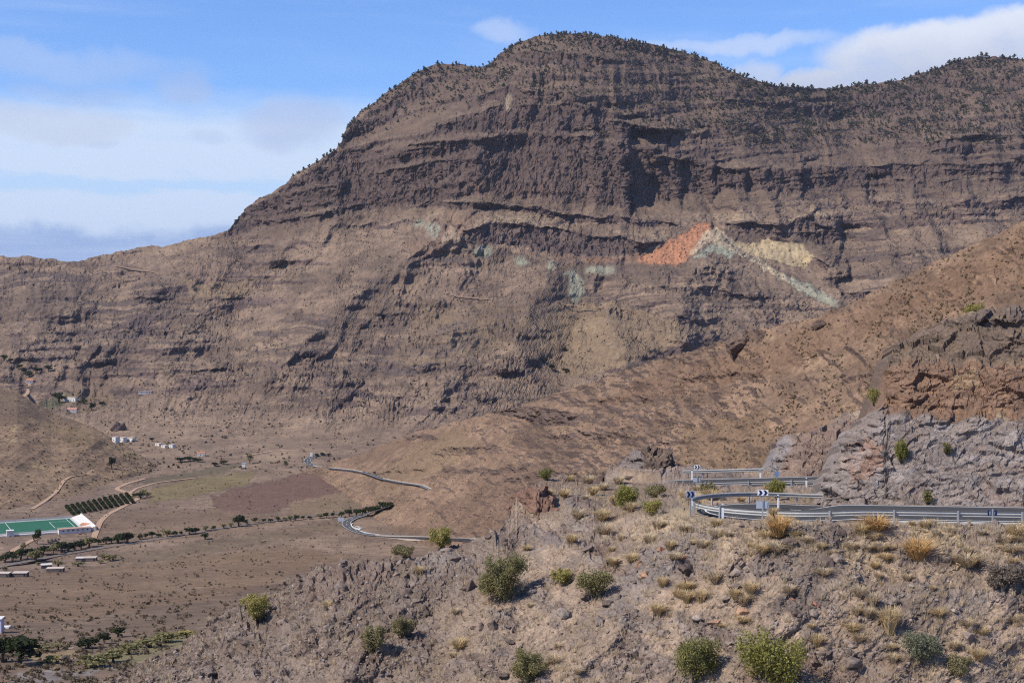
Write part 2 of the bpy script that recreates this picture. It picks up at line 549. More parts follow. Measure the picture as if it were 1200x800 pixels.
calm = box1(box1(in_poly(UA, VA, [(735, 306), (800, 262), (826, 252), (850, 262), (905, 280), (950, 285), (960, 318), (1000, 362), (960, 362), (905, 342), (868, 326), (835, 300), (800, 322), (750, 318)]).astype(float), 3, 0), 4, 1)
RIDGES = [([(545, 255), (480, 300), (420, 345), (360, 400), (300, 460)], 60, 46, 30), ([(385, 255), (330, 295), (280, 330), (220, 390), (160, 440)], 48, 44, 30), ([(655, 300), (628, 350), (600, 400), (625, 450)], 38, 34, 22),
          ([(832, 262), (806, 320), (792, 380), (800, 430)], 62, 50, 40), ([(705, 340), (725, 400), (742, 440)], 34, 24, 22), ([(455, 262), (400, 320), (345, 370), (270, 430)], 34, 30, 22), ([(720, 320), (690, 350), (670, 400), (645, 450)], -46, 26, 30), ([(230, 285), (190, 330), (150, 380), (110, 430)], 40, 36, 26), ([(100, 305), (80, 350), (40, 400), (0, 430)], 36, 36, 26)]
cliff = np.zeros_like(UA); ledge = np.zeros_like(UA)
for top, base, st in BANDS:
    a, b = top[0][0], top[-1][0]
    tv = poly_i(top, wu); bv = poly_i(base, wu)
    ends = sst(wu, a - 4, a + 10) * (1 - sst(wu, b - 10, b + 4))
    cliff = np.maximum(cliff, st * ends * sst(wv, tv - 1.2, tv + 1.2) * (1 - sst(wv, bv - 1.5, bv + 2.0)))
    th = np.maximum(bv - tv, 3)
    ledge = np.maximum(ledge, st * ends * sst(wv, tv - 0.8 * th - 3, tv - 2) * (1 - sst(wv, tv - 2, tv)))

cliff = cliff * (1 - 0.85 * calm); ledge = ledge * (1 - 0.85 * calm)
strat_patch = sst(fbm(UA / 120, VA / 60, 4.4, 3), -0.15, 0.45) * sst(VA, 90, 160) * (1 - sst(VA, 480, 520))
sn = fbm((UA + 25 * fbm(UA / 200, VA / 90, 1.1, 2)) / 75, (VA + 0.04 * UA) / 5.2, 0.5, 4, 0.6)
# thin continuous beds that follow the big cliff
cb = poly_i([(-130, 300), (262, 273), (300, 268), (400, 256), (500, 237), (560, 228), (640, 234), (735, 244), (800, 240), (860, 232), (940, 225), (1330, 215)], UA)
sb = VA - cb + 9 * fbm(UA / 150, VA / 70, 21.0, 3)
sbl = np.where(sb > 0, VA + 0.03 * UA + 8 * fbm(UA / 180, VA / 90, 21.5, 2), sb)
bed = perlin(UA / 240 + 3.3, sbl / 6.5, 31.0) + 0.5 * perlin(UA / 90, sbl / 3.8, 33.0) + 0.22 * perlin(UA / 22, sbl / 3.0, 35.0)
bw_ = sst(-sb, -8, 10) * (1 - 0.6 * (1 - sst(VA - vt[None, :], 0, 14))) + 0.72 * sst(sb, 4, 20) * sst(fbm(UA / 130, VA / 45, 41.0, 3), -0.35, 0.2)
bw_ = bw_ * (1 - sst(VA, 440, 490)) * (1 - 0.85 * calm)
cut = sst(perlin(UA / 170 + 7, sb / 8.5, 111.0) + 0.4 * perlin(UA / 50, sb / 5.0, 113.0), 0.08, 0.26) * np.interp(UA, [270, 480, 570, 740, 820, 1330], [0.9, 0.8, 0.28, 0.25, 0.55, 0.85])
cliff = cliff * (1 - 0.85 * cut); ledge = np.maximum(ledge, 0.7 * cut * (sb < 4) * (sb > -110))
beds = sst(bed, 0.10, 0.26) * np.clip(bw_, 0, 1)
g = (1 - 0.90 * cliff) * (1 + 1.3 * ledge * (1 - cliff)) * (1 - 0.80 * beds * (1 - cliff))
g = g * np.exp(2.0 * np.clip(sn, -0.8, 0.8) * (0.35 + 0.65 * strat_patch) * (1 - 0.85 * calm) * (1 - 0.55 * cliff))
vcap = 480.0
act = (VA < vcap)
dV = np.gradient(VA, axis=0)
w0 = np.where(act, dV, 0); wg = w0 * g
cum = np.cumsum(wg, 0) - wg[0:1]; tot = cum[-1:]
span = np.maximum(vcap - vt, 1)[None, :]
vp = np.where(act, vt[None, :] + span * cum / np.maximum(tot, 1e-6), VA)
vp = VA + declump(vp - VA, 8, 34)
DAg = tbl(UA, vp, DA)
DAg = blur(DAg, 1)

# relief across the slope: spurs, gullies and the big prow
low = (1 - sst(VA, 470, 530))
tilt = np.interp(UA, [-130, 300, 560, 680, 800, 1330], [0.25, 0.7, 0.8, 0.1, -0.35, -0.5])
s_ = UA + tilt * (VA - 300)
gul = ridged((s_ + 14 * fbm(UA / 50, VA / 50, 9.1, 3)) / 58, VA / 260, 2.0, 3, 0.5)
gul2 = ridged((s_ + 7 * fbm(UA / 25, VA / 25, 3.1, 3)) / 21, VA / 110, 6.0, 3, 0.55)
dd = -(28 * gul + 3.2 * gul2 * sst(VA, 230, 280)) * low * (1 - 0.5 * cliff) * sst(VA - vt[None, :], 0, 50)
STEPS = [(738, 150, 250, 95, 150), (760, 186, 236, 40, 34), (800, 188, 234, 50, 40), (836, 188, 230, 40, 34), (872, 190, 230, 45, 40), (906, 190, 230, 45, 38), (938, 188, 230, 70, 60),
         (702, 122, 166, 45, 60), (731, 138, 170, 50, 60), (660, 120, 160, 25, 40), (776, 148, 170, 35, 50), 
         (690, 262, 306, 26, 30), (655, 262, 306, 20, 26), (756, 280, 306, 30, 40), (980, 260, 296, 60, 60), (1015, 205, 236, 40, 50), (1130, 160, 186, 60, 60), (1180, 186, 222, 40, 60), (988, 300, 345, 55, 60)]
for pl, am, wl, wr in RIDGES:
    pa = np.array(pl, float); ur = np.interp(VA, pa[:, 1], pa[:, 0]) + 7 * fbm(VA / 22, UA / 80, 51.0, 3)
    x_ = UA - ur; gpro = np.where(x_ < 0, np.exp(-np.abs(x_ / wl) ** 1.3), np.exp(-np.abs(x_ / wr) ** 1.3))
    dd = dd - 1.7 * am * gpro * sst(VA, pa[0, 1] - 4, pa[0, 1] + 36) * (1 - sst(VA, pa[-1, 1] - 40, pa[-1, 1] + 24))
dd = dd * (1 - 0.5 * calm)
for u0, va, vbb, dep, ret in STEPS:
    dep *= 0.62
    uu = wu - u0 - 2.5 * np.sin(VA / 5.0 + u0)
    prof = sst(uu, -2, 3) * np.clip(1 - uu / ret, 0, 1)
    dd = dd + dep * prof * sst(wv, va - 2, va + 5) * (1 - sst(wv, vbb - 4, vbb + 10))
# diagonal ridge with the coloured beds
rl = poly_i([(800, 240), (830, 263), (880, 300), (940, 332), (992, 358), (1100, 420)], wu)
dd = dd + 38 * sst(wu, 812, 836) * (1 - sst(wu, 965, 1010)) * (1 - sst(wv, rl - 3, rl + 3)) * sst(wv, rl - 46, rl - 20)
rl2 = poly_i([(720, 330), (770, 312), (812, 300), (835, 284), (836, 284), (870, 318), (905, 346)], wu)
flutes = ridged((UA + 3 * fbm(UA / 12, VA / 30, 1.2, 2)) / 7.0, VA / 60, 3.3, 4, 0.62)
dd = dd - 3.6 * np.maximum(cliff, 0.5 * beds) * flutes
XA = P(UA, VA, DAg + dd)
rough = fbm(XA[..., 0] / 42, XA[..., 1] / 60, XA[..., 2] / 34, 5, 0.62)
fa, fe = facets((UA + 1.0 * fbm(UA / 14, VA / 14, 3.0, 2)) / 5.5, (VA + 2 * fbm(UA / 14, VA / 14, 13.0, 2)) / 12.0, 5)
fb, fe2 = facets((UA + 0.3 * VA) / 4.6, VA / 4.0, 77)
blocks = ridged(XA[..., 0] / 19, XA[..., 1] / 30, XA[..., 2] / 17, 3, 0.6)
amp = (1 - 0.7 * calm) * (3.2 + 1.0 * cliff + 1.2 * strat_patch) * (0.12 + 0.88 * low) * (1 - 0.72 * sst(VA, 655, 700))
NA = grid_normals(XA)
XA = XA + NA * (amp * rough)[..., None] + NA * ((0.3 + 0.5 * cliff) * low * np.clip(blocks, -0.4, 1.2))[..., None] + NA * (low * ((0.6 + 4.6 * cliff + 2.6 * beds) * (1 - .7 * calm) * fa + (0.6 + 3.2 * cliff + 1.4 * strat_patch) * fb))[..., None]
NA = grid_normals(XA)

# mineral and field colours (linear albedo, weight)
MIN = np.zeros(UA.shape + (4,), np.float32)


def mineral(mask, col):
    mk = mask[..., None].astype(np.float32)
    MIN[..., :3] = MIN[..., :3] * (1 - mk) + np.array(col, np.float32) * mk
    MIN[..., 3] = np.maximum(MIN[..., 3], mask)


eu = UA + 3.2 * fbm(UA / 9, VA / 7, 5.5, 4); ev = VA + 3.4 * fbm(UA / 6, VA / 9, 8.5, 4)


STREAK = 0.80 + 0.20 * sst(fbm(UA / 3.2, VA / 11, 44.0, 3), -0.35, 0.25)


def blobm(u, v, a, b):
    q = ((eu - u) / a) ** 2 + ((ev - v) / b) ** 2
    return 1 - sst(q, 0.55, 1.25)


def polym(pts, n=2):
    return blur(in_poly(eu, ev, pts).astype(float), max(1, n - 1))


GREEN = (0.285, 0.292, 0.215); ORANGE = (0.375, 0.172, 0.092); CREAM = (0.47, 0.37, 0.245); YEL = (0.42, 0.32, 0.185); PINK = (0.27, 0.165, 0.115)
mineral(0.55 * STREAK * polym([(470, 285), (520, 246), (560, 250), (545, 290), (520, 300), (490, 300)]), PINK)
mineral(1.0 * STREAK * polym([(742, 306), (768, 290), (800, 274), (815, 262), (834, 260), (832, 282), (812, 298), (792, 313), (764, 310)]), ORANGE)
mineral(0.5 * STREAK * polym([(640, 298), (720, 302), (770, 296), (762, 306), (700, 308), (650, 304)]), ORANGE)
mineral(0.85 * STREAK * polym([(826, 268), (838, 266), (862, 284), (900, 310), (940, 330), (985, 352), (980, 358), (930, 336), (880, 308), (852, 292), (832, 284), (812, 300), (808, 296)]), CREAM)
mineral(0.9 * STREAK * polym([(810, 304), (822, 292), (836, 286), (862, 294), (860, 303), (844, 300), (836, 294), (824, 304)]), GREEN)
mineral(0.95 * STREAK * polym([(868, 288), (900, 280), (940, 286), (956, 300), (944, 314), (910, 308), (884, 300)]), YEL)
mineral(0.8 * STREAK * polym([(852, 280), (890, 286), (905, 304), (880, 300)]), YEL)
mineral(0.85 * STREAK * polym([(914, 322), (950, 332), (978, 350), (984, 362), (955, 352), (930, 336)]), GREEN)
for b in ((507, 269, 9, 10), (566, 294, 13, 8), (611, 307, 10, 7), (646, 311, 7, 6), (676, 338, 11, 20), (704, 317, 20, 6), (492, 262, 8, 6), (668, 322, 10, 5)):
    mineral(0.8 * STREAK * blobm(*b), GREEN)
mineral(0.5 * STREAK * blobm(528, 280, 10, 14), CREAM)
mineral(0.7 * STREAK * blobm(596, 120, 4, 12), CREAM)
for b in ((560, 222, 16, 8), (645, 226, 14, 10), (612, 228, 22, 7), (690, 222, 10, 14), (502, 183, 4, 8)):
    mineral(0.5 * blobm(*b), (0.24, 0.15, 0.105))
TAN = (0.305, 0.215, 0.125)
mineral(0.62 * polym([(640, 360), (720, 352), (800, 380), (800, 400), (700, 440), (650, 440), (625, 400)]), TAN)
mineral(0.5 * polym([(490, 352), (640, 360), (610, 400), (500, 430), (440, 430), (480, 395)]), TAN)
mineral(0.6 * polym([(215, 330), (300, 330), (290, 350), (225, 352)]), TAN)
# the valley floor
mineral(0.85 * polym([(245, 582), (310, 566), (365, 550), (440, 560), (430, 572), (380, 582), (320, 600), (262, 602)], 1), (0.150, 0.086, 0.064))
mineral(0.6 * polym([(180, 570), (250, 556), (300, 552), (290, 568), (225, 582), (170, 590)], 1), (0.25, 0.205, 0.075))
mineral(0.5 * polym([(100, 620), (140, 600), (240, 596), (330, 604), (300, 622), (130, 640)], 1), (0.255, 0.165, 0.105))
mineral(0.55 * polym([(340, 590), (400, 576), (470, 572), (450, 592), (380, 602), (340, 604)], 1), (0.29, 0.205, 0.115))
mineral(0.6 * polym([(150, 566), (250, 547), (285, 543), (270, 552), (190, 566)], 1), (0.10, 0.10, 0.055))
mineral(0.5 * polym([(130, 650), (400, 608), (410, 618), (200, 656), (120, 668)], 1), (0.21, 0.155, 0.092))
mineral(0.55 * polym([(-100, 680), (120, 664), (330, 640), (420, 650), (260, 700), (60, 730), (-100, 735)], 2), (0.275, 0.175, 0.096))
mineral(0.35 * polym([(-100, 735), (60, 730), (260, 700), (430, 655), (420, 700), (280, 760), (40, 790), (-100, 800)], 2), (0.225, 0.160, 0.106))
mineral(0.6 * polym([(30, 768), (80, 758), (100, 768), (70, 778), (40, 778)], 1), (0.34, 0.24, 0.11))
mineral(0.7 * polym([(100, 776), (160, 757), (215, 744), (225, 750), (150, 782), (100, 786)], 1), (0.17, 0.16, 0.07))
mineral(0.7 * polym([(18, 788), (60, 783), (98, 786), (130, 778), (140, 782), (60, 800), (10, 800)], 1), (0.26, 0.235, 0.22))
mineral(0.7 * polym([(45, 470), (80, 462), (95, 470), (70, 478), (50, 478)], 1), (0.085, 0.10, 0.05))
mineral(0.5 * polym([(70, 462), (120, 452), (140, 470), (100, 484), (78, 484)], 1), (0.23, 0.155, 0.09))

sb2 = VA + 0.05 * UA + 10 * fbm(UA / 140, VA / 80, 71.0, 3)
lines = sst(perlin(UA / 190, sb2 / 3.6, 73.0) + 0.55 * perlin(UA / 70, sb2 / 2.4, 75.0), -0.10, 0.30)
lp = np.clip(sst(fbm(UA / 110, VA / 42, 81.0, 3), -0.1, 0.25) + 0.8 * np.exp(-((UA - 480) / 150) ** 2 - ((VA - 425) / 34) ** 2) + 0.6 * np.exp(-((UA - 790) / 70) ** 2 - ((VA - 345) / 30) ** 2) + 0.6 * np.exp(-((UA - 120) / 120) ** 2 - ((VA - 370) / 34) ** 2), 0, 1)
lp = lp * sst(sb, 12, 34) * (1 - sst(VA, 465, 492)) * (1 - calm)
mineral(np.where(MIN[..., 3] > 0.5, 0, 0.8 * lp * lines), (0.104, 0.077, 0.070))
up = (1 - sst(sb, -6, 26)) * sst(UA, 240, 330)
mineral(np.where(MIN[..., 3] > 0.3, 0, 0.62 * up * (1 - 0.35 * ledge)), (0.138, 0.094, 0.073))
dkl = sst(fbm(UA / 80, VA / 30, 61.0, 4), 0.05, 0.4) * sst(sb, 10, 40) * (1 - sst(VA, 455, 490))
mineral(np.where(MIN[..., 3] > 0.3, 0, 0.42 * dkl), (0.120, 0.088, 0.074))
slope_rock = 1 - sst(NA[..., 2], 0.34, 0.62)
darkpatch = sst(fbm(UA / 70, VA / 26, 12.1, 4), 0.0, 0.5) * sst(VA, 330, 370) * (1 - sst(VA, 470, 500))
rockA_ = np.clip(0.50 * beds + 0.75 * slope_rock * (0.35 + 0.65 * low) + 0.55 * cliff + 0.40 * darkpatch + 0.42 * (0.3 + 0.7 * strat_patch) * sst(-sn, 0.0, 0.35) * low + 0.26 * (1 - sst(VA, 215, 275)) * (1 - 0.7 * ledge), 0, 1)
# the tan ledges between the beds carry dry grass
grassA = np.clip(0.22 + 0.25 * ledge + 0.35 * fbm(UA / 45, VA / 22, 3.9, 3) - 0.25 * (1 - sst(VA, 150, 230)), 0, 1)

# the far side of the massif
back1 = XA[0] + np.stack([0 * us, 160 + 0 * us, -45 + 0 * us], -1)
back2 = XA[0] + np.stack([0 * us, 1200 + 0 * us, -700 + 0 * us], -1)
Xf = np.concatenate([back2[None], back1[None], XA], 0)
pad = lambda a: np.concatenate([a[:1], a[:1], a], 0)
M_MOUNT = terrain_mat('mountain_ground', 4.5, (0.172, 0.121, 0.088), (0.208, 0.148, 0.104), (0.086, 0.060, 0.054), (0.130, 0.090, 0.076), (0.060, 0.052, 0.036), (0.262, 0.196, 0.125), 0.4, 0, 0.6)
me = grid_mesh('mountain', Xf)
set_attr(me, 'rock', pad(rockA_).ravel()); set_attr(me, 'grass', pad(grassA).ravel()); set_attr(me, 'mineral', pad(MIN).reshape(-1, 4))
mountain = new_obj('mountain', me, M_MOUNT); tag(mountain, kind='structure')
SA = Surf(us, vt, vb, XA)
# exact row lookup for the non-uniform rows
TA = T[:, 0]


def atA(u, v):
    vt_ = np.interp(u, usA, vtA); vb_ = np.interp(u, usA, vbA)
    r = np.interp((v - vt_) / (vb_ - vt_), TA, np.arange(nr))
    return SA_lookup(XA, usA, u, r)


def SA_lookup(X, uu, u, r):
    c = min(max(float(np.interp(u, uu, np.arange(len(uu)))), 0), len(uu) - 1.001); r = min(max(float(r), 0), X.shape[0] - 1.001)
    c0 = int(c); r0 = int(r); fc = c - c0; fr = r - r0
    return Vector(((X[r0, c0] * (1 - fc) + X[r0, c0 + 1] * fc) * (1 - fr) + (X[r0 + 1, c0] * (1 - fc) + X[r0 + 1, c0 + 1] * fc) * fr).tolist())


usA, vtA, vbA = us, vt, vb

# ------------------------------------------------------------------ the nearer spur that comes down from the right
CREST = [(330, 562), (370, 548), (430, 528), (480, 508), (540, 493), (600, 478), (680, 451), (760, 425), (840, 401), (870, 392), (895, 385), (960, 372), (1010, 348), (1060, 325), (1130, 291), (1200, 258), (1400, 175)]
CREST_D = [(330, 1620), (430, 1540), (480, 1430), (540, 1290), (600, 1150), (680, 900), (760, 700), (840, 580), (895, 530), (960, 500), (1060, 470), (1200, 440), (1400, 410)]
FOOT = [(330, 566), (370, 562), (430, 602), (460, 634), (520, 650), (600, 665), (700, 665), (1400, 665)]
FOOT_D = [(330, 1600), (370, 1560), (430, 1280), (460, 1140), (520, 1020), (600, 860), (700, 600), (800, 450), (900, 385), (1000, 350), (1400, 320)]
us = np.arange(330, 1345, 1.3); nrB = 250
vt = poly_i(CREST, us) + 2.2 * fbm(us / 17, 2.3 + 0 * us, 0.5, 4); vb = poly_i(FOOT, us)
vb = np.maximum(vb, vt + 4)
T = np.linspace(0, 1, nrB)[:, None]
U_ = np.broadcast_to(us[None, :], (nrB, len(us))).copy(); V_ = vt[None, :] + (vb - vt)[None, :] * T
dc = poly_i(CREST_D, us); dfo = poly_i(FOOT_D, us)
wv_ = V_ + 4 * fbm(U_ / 24, V_ / 20, 1.7, 4); wu_ = U_ + 7 * fbm(U_ / 24, V_ / 20, 6.7, 4)
cl = np.zeros_like(U_); le = np.zeros_like(U_)
for top, base, st in [
    ([(560, 477), (610, 475), (650, 479), (678, 486)], [(560, 482), (610, 492), (650, 497), (678, 496)], 1.0),
    ([(470, 512), (500, 508), (520, 514)], [(470, 516), (500, 516), (520, 517)], 0.9),
    ([(500, 530), (540, 522), (590, 524)], [(500, 536), (540, 532), (590, 531)], 0.6),
    ([(520, 544), (560, 548), (620, 546)], [(520, 550), (560, 556), (620, 551)], 0.6),
    ([(585, 560), (640, 552), (680, 556)], [(585, 566), (640, 560), (680, 561)], 0.6),
    ([(700, 470), (740, 462), (770, 468)], [(700, 474), (740, 468), (770, 472)], 0.6),
    ([(640, 512), (690, 506), (740, 510)], [(640, 516), (690, 514), (740, 514)], 0.7),
    ([(430, 556), (470, 546), (500, 548)], [(430, 560), (470, 553), (500, 552)], 0.6),
    ([(800, 446), (850, 436), (890, 440)], [(800, 450), (850, 443), (890, 444)], 0.7),
    ([(760, 520), (820, 512), (880, 516)], [(760, 523), (820, 518), (880, 520)], 0.5),
    ([(905, 455), (960, 440), (1030, 440)], [(905, 459), (960, 446), (1030, 446)], 0.5),
]:
    a, b = top[0][0], top[-1][0]; tv = poly_i(top, wu_); bv = poly_i(base, wu_)
    e = sst(wu_, a - 4, a + 10) * (1 - sst(wu_, b - 10, b + 4))
    cl = np.maximum(cl, st * e * sst(wv_, tv - 1, tv + 1.5) * (1 - sst(wv_, bv - 2, bv + 2)))
    le = np.maximum(le, st * e * sst(wv_, tv - 14, tv - 3) * (1 - sst(wv_, tv - 3, tv)))
snB = fbm((U_ + 20 * fbm(U_ / 90, V_ / 60, 3.0, 2)) / 60, (V_ + 0.12 * U_) / 6.0, 4.5, 4, 0.6)
pB = sst(fbm(U_ / 90, V_ / 50, 8.4, 3), -0.1, 0.5)
gB = (1 - 0.88 * cl) * (1 + 1.2 * le) * np.exp(0.7 * np.clip(snB, -0.8, 0.8) * (0.2 + 0.8 * pB))
cum = np.cumsum(gB, 0); cum = (cum - cum[:1]) / (cum[-1:] - cum[:1])
cum = np.clip(T + declump(cum - T, 8, 34), 0, 1)
DB = np.exp(np.log(dc)[None, :] * (1 - cum) + np.log(dfo)[None, :] * cum)
sc_ = np.interp(U_, [330, 600, 900, 1345], [1.0, 0.75, 0.4, 0.33])   # metres shrink towards the viewer
sB = U_ - 0.7 * (V_ - 480)
DB = DB - sc_ * (9 * ridged((sB + 12 * fbm(U_ / 40, V_ / 40, 2.2, 3)) / 66, V_ / 220, 1.0, 3) + 0.5 * ridged((sB + 9 * fbm(U_ / 18, V_ / 18, 12.2, 3)) / 27, V_ / 70, 4.0, 3)) * sst(V_ - vt[None, :], -4, 26)
XB = P(U_, V_, DB)
NBm = grid_normals(XB)
rb = fbm(U_ / 16, V_ / 12, 5.0, 5, 0.6); bl = 2.0 * facets((U_ + 4 * fbm(U_ / 9, V_ / 9, 3.0, 2)) / 9, V_ / 6.5, 9)[0] + 0.9 * facets(U_ / 4.4, (V_ + 0.3 * U_) / 3.6, 49)[0]
crestrock = (1 - sst(V_ - vt[None, :], 0, 55)) * sst(U_, 740, 800)
XB = XB + NBm * (sc_ * (1.3 * rb + (0.20 + 1.5 * cl + 0.40 * crestrock) * np.clip(bl, -0.8, 1.5)))[..., None]
NBm = grid_normals(XB)
rockB_ = np.clip(0.8 * (1 - sst(NBm[..., 2], 0.30, 0.58)) + 0.6 * cl + 0.22 * crestrock * sst(rb, 0.1, 0.5), 0, 1)
grassB = np.clip(0.18 + 0.42 * fbm(U_ / 40, V_ / 26, 2.9, 4), 0, 1)
MIN = np.zeros(U_.shape + (4,), np.float32)
UA2, VA2 = UA, VA
eu = U_ + 8 * fbm(U_ / 14, V_ / 12, 5.5, 4); ev = V_ + 6 * fbm(U_ / 14, V_ / 12, 8.5, 4)
mineral(0.45 * sst(fbm(U_ / 60, V_ / 34, 91.0, 4), 0.0, 0.4), (0.150, 0.098, 0.072))
mineral(0.22 * sst(perlin(U_ / 90, (V_ + 0.2 * U_) / 3.4, 93.0) + 0.6 * perlin(U_ / 30, (V_ + 0.2 * U_) / 2.2, 95.0), 0.0, 0.5) * sst(fbm(U_ / 80, V_ / 40, 97.0, 3), 0.0, 0.3), (0.120, 0.080, 0.062))
mineral(0.45 * polym([(760, 440), (900, 400), (1080, 330), (1210, 270), (1210, 330), (1040, 390), (900, 440), (760, 470), (680, 480)], 2), (0.235, 0.135, 0.080))
mineral(0.35 * polym([(560, 560), (640, 540), (700, 560), (600, 640), (500, 625)], 2), (0.16, 0.098, 0.072))
mineral(0.30 * polym([(930, 440), (1040, 400), (1050, 440), (960, 470), (900, 480)], 2), (0.155, 0.105, 0.078))
mineral(0.45 * polym([(470, 530), (540, 500), (560, 520), (500, 560), (440, 590), (440, 560)], 2), (0.31, 0.215, 0.12))
mineral(0.40 * polym([(800, 500), (900, 480), (910, 545), (800, 550)], 2), (0.29, 0.19, 0.10))
back1 = XB[0] + np.stack([0 * us, 40 + 0 * us, -14 + 0 * us], -1)
back2 = XB[0] + np.stack([0 * us, 260 + 0 * us, -170 + 0 * us], -1)
M_SPUR = terrain_mat('spur_ground', 1.3, (0.182, 0.120, 0.081), (0.210, 0.140, 0.093), (0.095, 0.066, 0.054), (0.138, 0.095, 0.073), (0.090, 0.070, 0.046), (0.252, 0.176, 0.106), 0.35, 0, 0.75)
me = grid_mesh('hillside', np.concatenate([back2[None], back1[None], XB], 0))
set_attr(me, 'rock', pad(rockB_).ravel()); set_attr(me, 'grass', pad(grassB).ravel()); set_attr(me, 'mineral', pad(MIN).reshape(-1, 4))
hillside = new_obj('hillside', me, M_SPUR); tag(hillside, kind='structure')
SB = Surf(us, vt, vb, XB)

# ------------------------------------------------------------------ low dark hill at the left edge
us = np.arange(-140, 190, 1.5); nrC = 110
vt = poly_i([(-140, 420), (0, 453), (20, 459), (60, 484), (110, 500), (150, 524), (190, 549)], us)
vb = poly_i([(-140, 616), (0, 607), (80, 584), (150, 562), (190, 553)], us); vb = np.maximum(vb, vt + 2)
T = np.linspace(0, 1, nrC)[:, None]
U_ = np.broadcast_to(us[None, :], (nrC, len(us))).copy(); V_ = vt[None, :] + (vb - vt)[None, :] * T
dc = poly_i([(-140, 2150), (0, 1980), (100, 1790), (190, 1660)], us); dfo = poly_i([(-140, 1230), (0, 1270), (80, 1390), (150, 1540), (190, 1620)], us)
snC = fbm(U_ / 50, (V_ - 0.3 * U_) / 6, 6.5, 4, 0.6)
gC = np.exp(0.5 * np.clip(snC, -.8, .8) * (1 - T)); cum = np.cumsum(gC, 0); cum = (cum - cum[:1]) / (cum[-1:] - cum[:1])
cum = T + 0 * cum
DC = np.exp(np.log(dc)[None, :] * (1 - cum) + np.log(dfo)[None, :] * cum)
DC = DC - 16 * ridged((U_ + 1.6 * V_) / 90, V_ / 200, 3.0, 2, 0.35) * sst(T, 0.0, 0.2) * (1 - sst(T, 0.75, 1.0))
XC = P(U_, V_, DC); NC = grid_normals(XC)
XC = XC + NC * (1.6 * fbm(XC[..., 0] / 34, XC[..., 1] / 44, 9.0, 4, 0.6) * (1 - 0.8 * sst(T, 0.8, 1)))[..., None]
NC = grid_normals(XC)
MIN = np.zeros(U_.shape + (4,), np.float32)
eu = U_ + 5 * fbm(U_ / 11, V_ / 9, 5.5, 4); ev = V_ + 4 * fbm(U_ / 11, V_ / 9, 8.5, 4)
mineral(0.5 * polym([(-140, 415), (0, 450), (110, 500), (60, 500), (-140, 490)], 2), (0.125, 0.088, 0.066))
mineral(0.5 * polym([(30, 490), (90, 500), (130, 520), (90, 525)], 2), (0.24, 0.17, 0.085))
back1 = XC[0] + np.stack([0 * us, 60 + 0 * us, -20 + 0 * us], -1); back2 = XC[0] + np.stack([0 * us, 250 + 0 * us, -160 + 0 * us], -1)
M_HILL = terrain_mat('hill_ground', 2.4, (0.178, 0.120, 0.078), (0.212, 0.146, 0.092), (0.082, 0.058, 0.048), (0.118, 0.080, 0.064), (0.050, 0.048, 0.028), (0.25, 0.18, 0.095), 0.6, 0)
me = grid_mesh('low_hill', np.concatenate([back2[None], back1[None], XC], 0))
set_attr(me, 'rock', pad(np.clip(0.8 * (1 - sst(NC[..., 2], 0.3, 0.6)), 0, 1)).ravel()); set_attr(me, 'grass', pad(np.clip(0.25 + 0.4 * fbm(U_ / 30, V_ / 20, 1.9, 3), 0, 1)).ravel()); set_attr(me, 'mineral', pad(MIN).reshape(-1, 4))
low_hill = new_obj('low_hill', me, M_HILL); tag(low_hill, kind='structure')
SCh = Surf(us, vt, vb, XC)

# ------------------------------------------------------------------ wide base ground out to the horizon
bm = bmesh.new()
R = 26000
vv = [bm.verts.new((x, y, -420)) for x, y in ((-R, -3000), (R, -3000), (R, R), (-R, R))]
bm.faces.new(vv)
me = bpy.data.meshes.new('ground'); bm.to_mesh(me); bm.free()
m_g, nb = mat_new('base_ground')
pos = nb.n('ShaderNodeNewGeometry').outputs['Position']
finish(nb, nb.mix(nb.noise(pos, 0.004, 6), (0.17, 0.11, 0.075), (0.25, 0.17, 0.11)), 0.95, None)
tag(new_obj('ground', me, m_g), kind='structure')
# ------------------------------------------------------------------ road line (world metres): near branch, hairpin, far branch, second bend, lower branch
ROAD_HALF = 3.25
RC = (22.3, 98.0); RR = 5.7


def road_path():
    pts = []
    for x in np.linspace(70, 22.3, 26):
        t = (70 - x) / 47.7
        pts.append((x, 90.2 + 2.1 * t, -14.75 + 0.45 * t))
    for a in np.linspace(0, math.pi, 26)[1:-1]:
        pts.append((RC[0] - RR * math.sin(a), RC[1] - RR * math.cos(a), -14.3 - 1.75 * a / math.pi))
    for x in np.linspace(22.3, 44, 12):
        pts.append((x, 103.7, -16.05 - 0.5 * (x - 22.3) / 21.7))
    for a in np.linspace(0, math.pi, 20)[1:-1]:
        pts.append((44 + 14.9 * math.sin(a), 118.6 - 14.9 * math.cos(a), -16.55 - 0.8 * a / math.pi))
    for x in np.linspace(44, 16, 18):
        pts.append((x, 133.5 + 0.02 * (44 - x), -17.35 - 0.8 * (44 - x) / 28))
    for i in range(1, 9):
        pts.append((16 - 1.6 * i, 134.06 + 0.22 * i * i, -18.15 - 0.10 * i - 0.08 * i * i))
    return np.array(pts)


def resample(p, step):
    d = np.r_[0, np.cumsum(np.linalg.norm(np.diff(p, axis=0), axis=1))]
    n = max(2, int(round(d[-1] / step)) + 1)
    t = np.linspace(0, d[-1], n)
    return np.stack([np.interp(t, d, p[:, i]) for i in range(3)], -1)


ROAD = resample(road_path(), 0.8)


def side_vec(p):
    t = np.gradient(p[:, :2], axis=0); t /= np.linalg.norm(t, axis=1, keepdims=True) + 1e-9
    return np.stack([t[:, 1], -t[:, 0], 0 * t[:, 0]], -1)      # right-hand side when walking along p


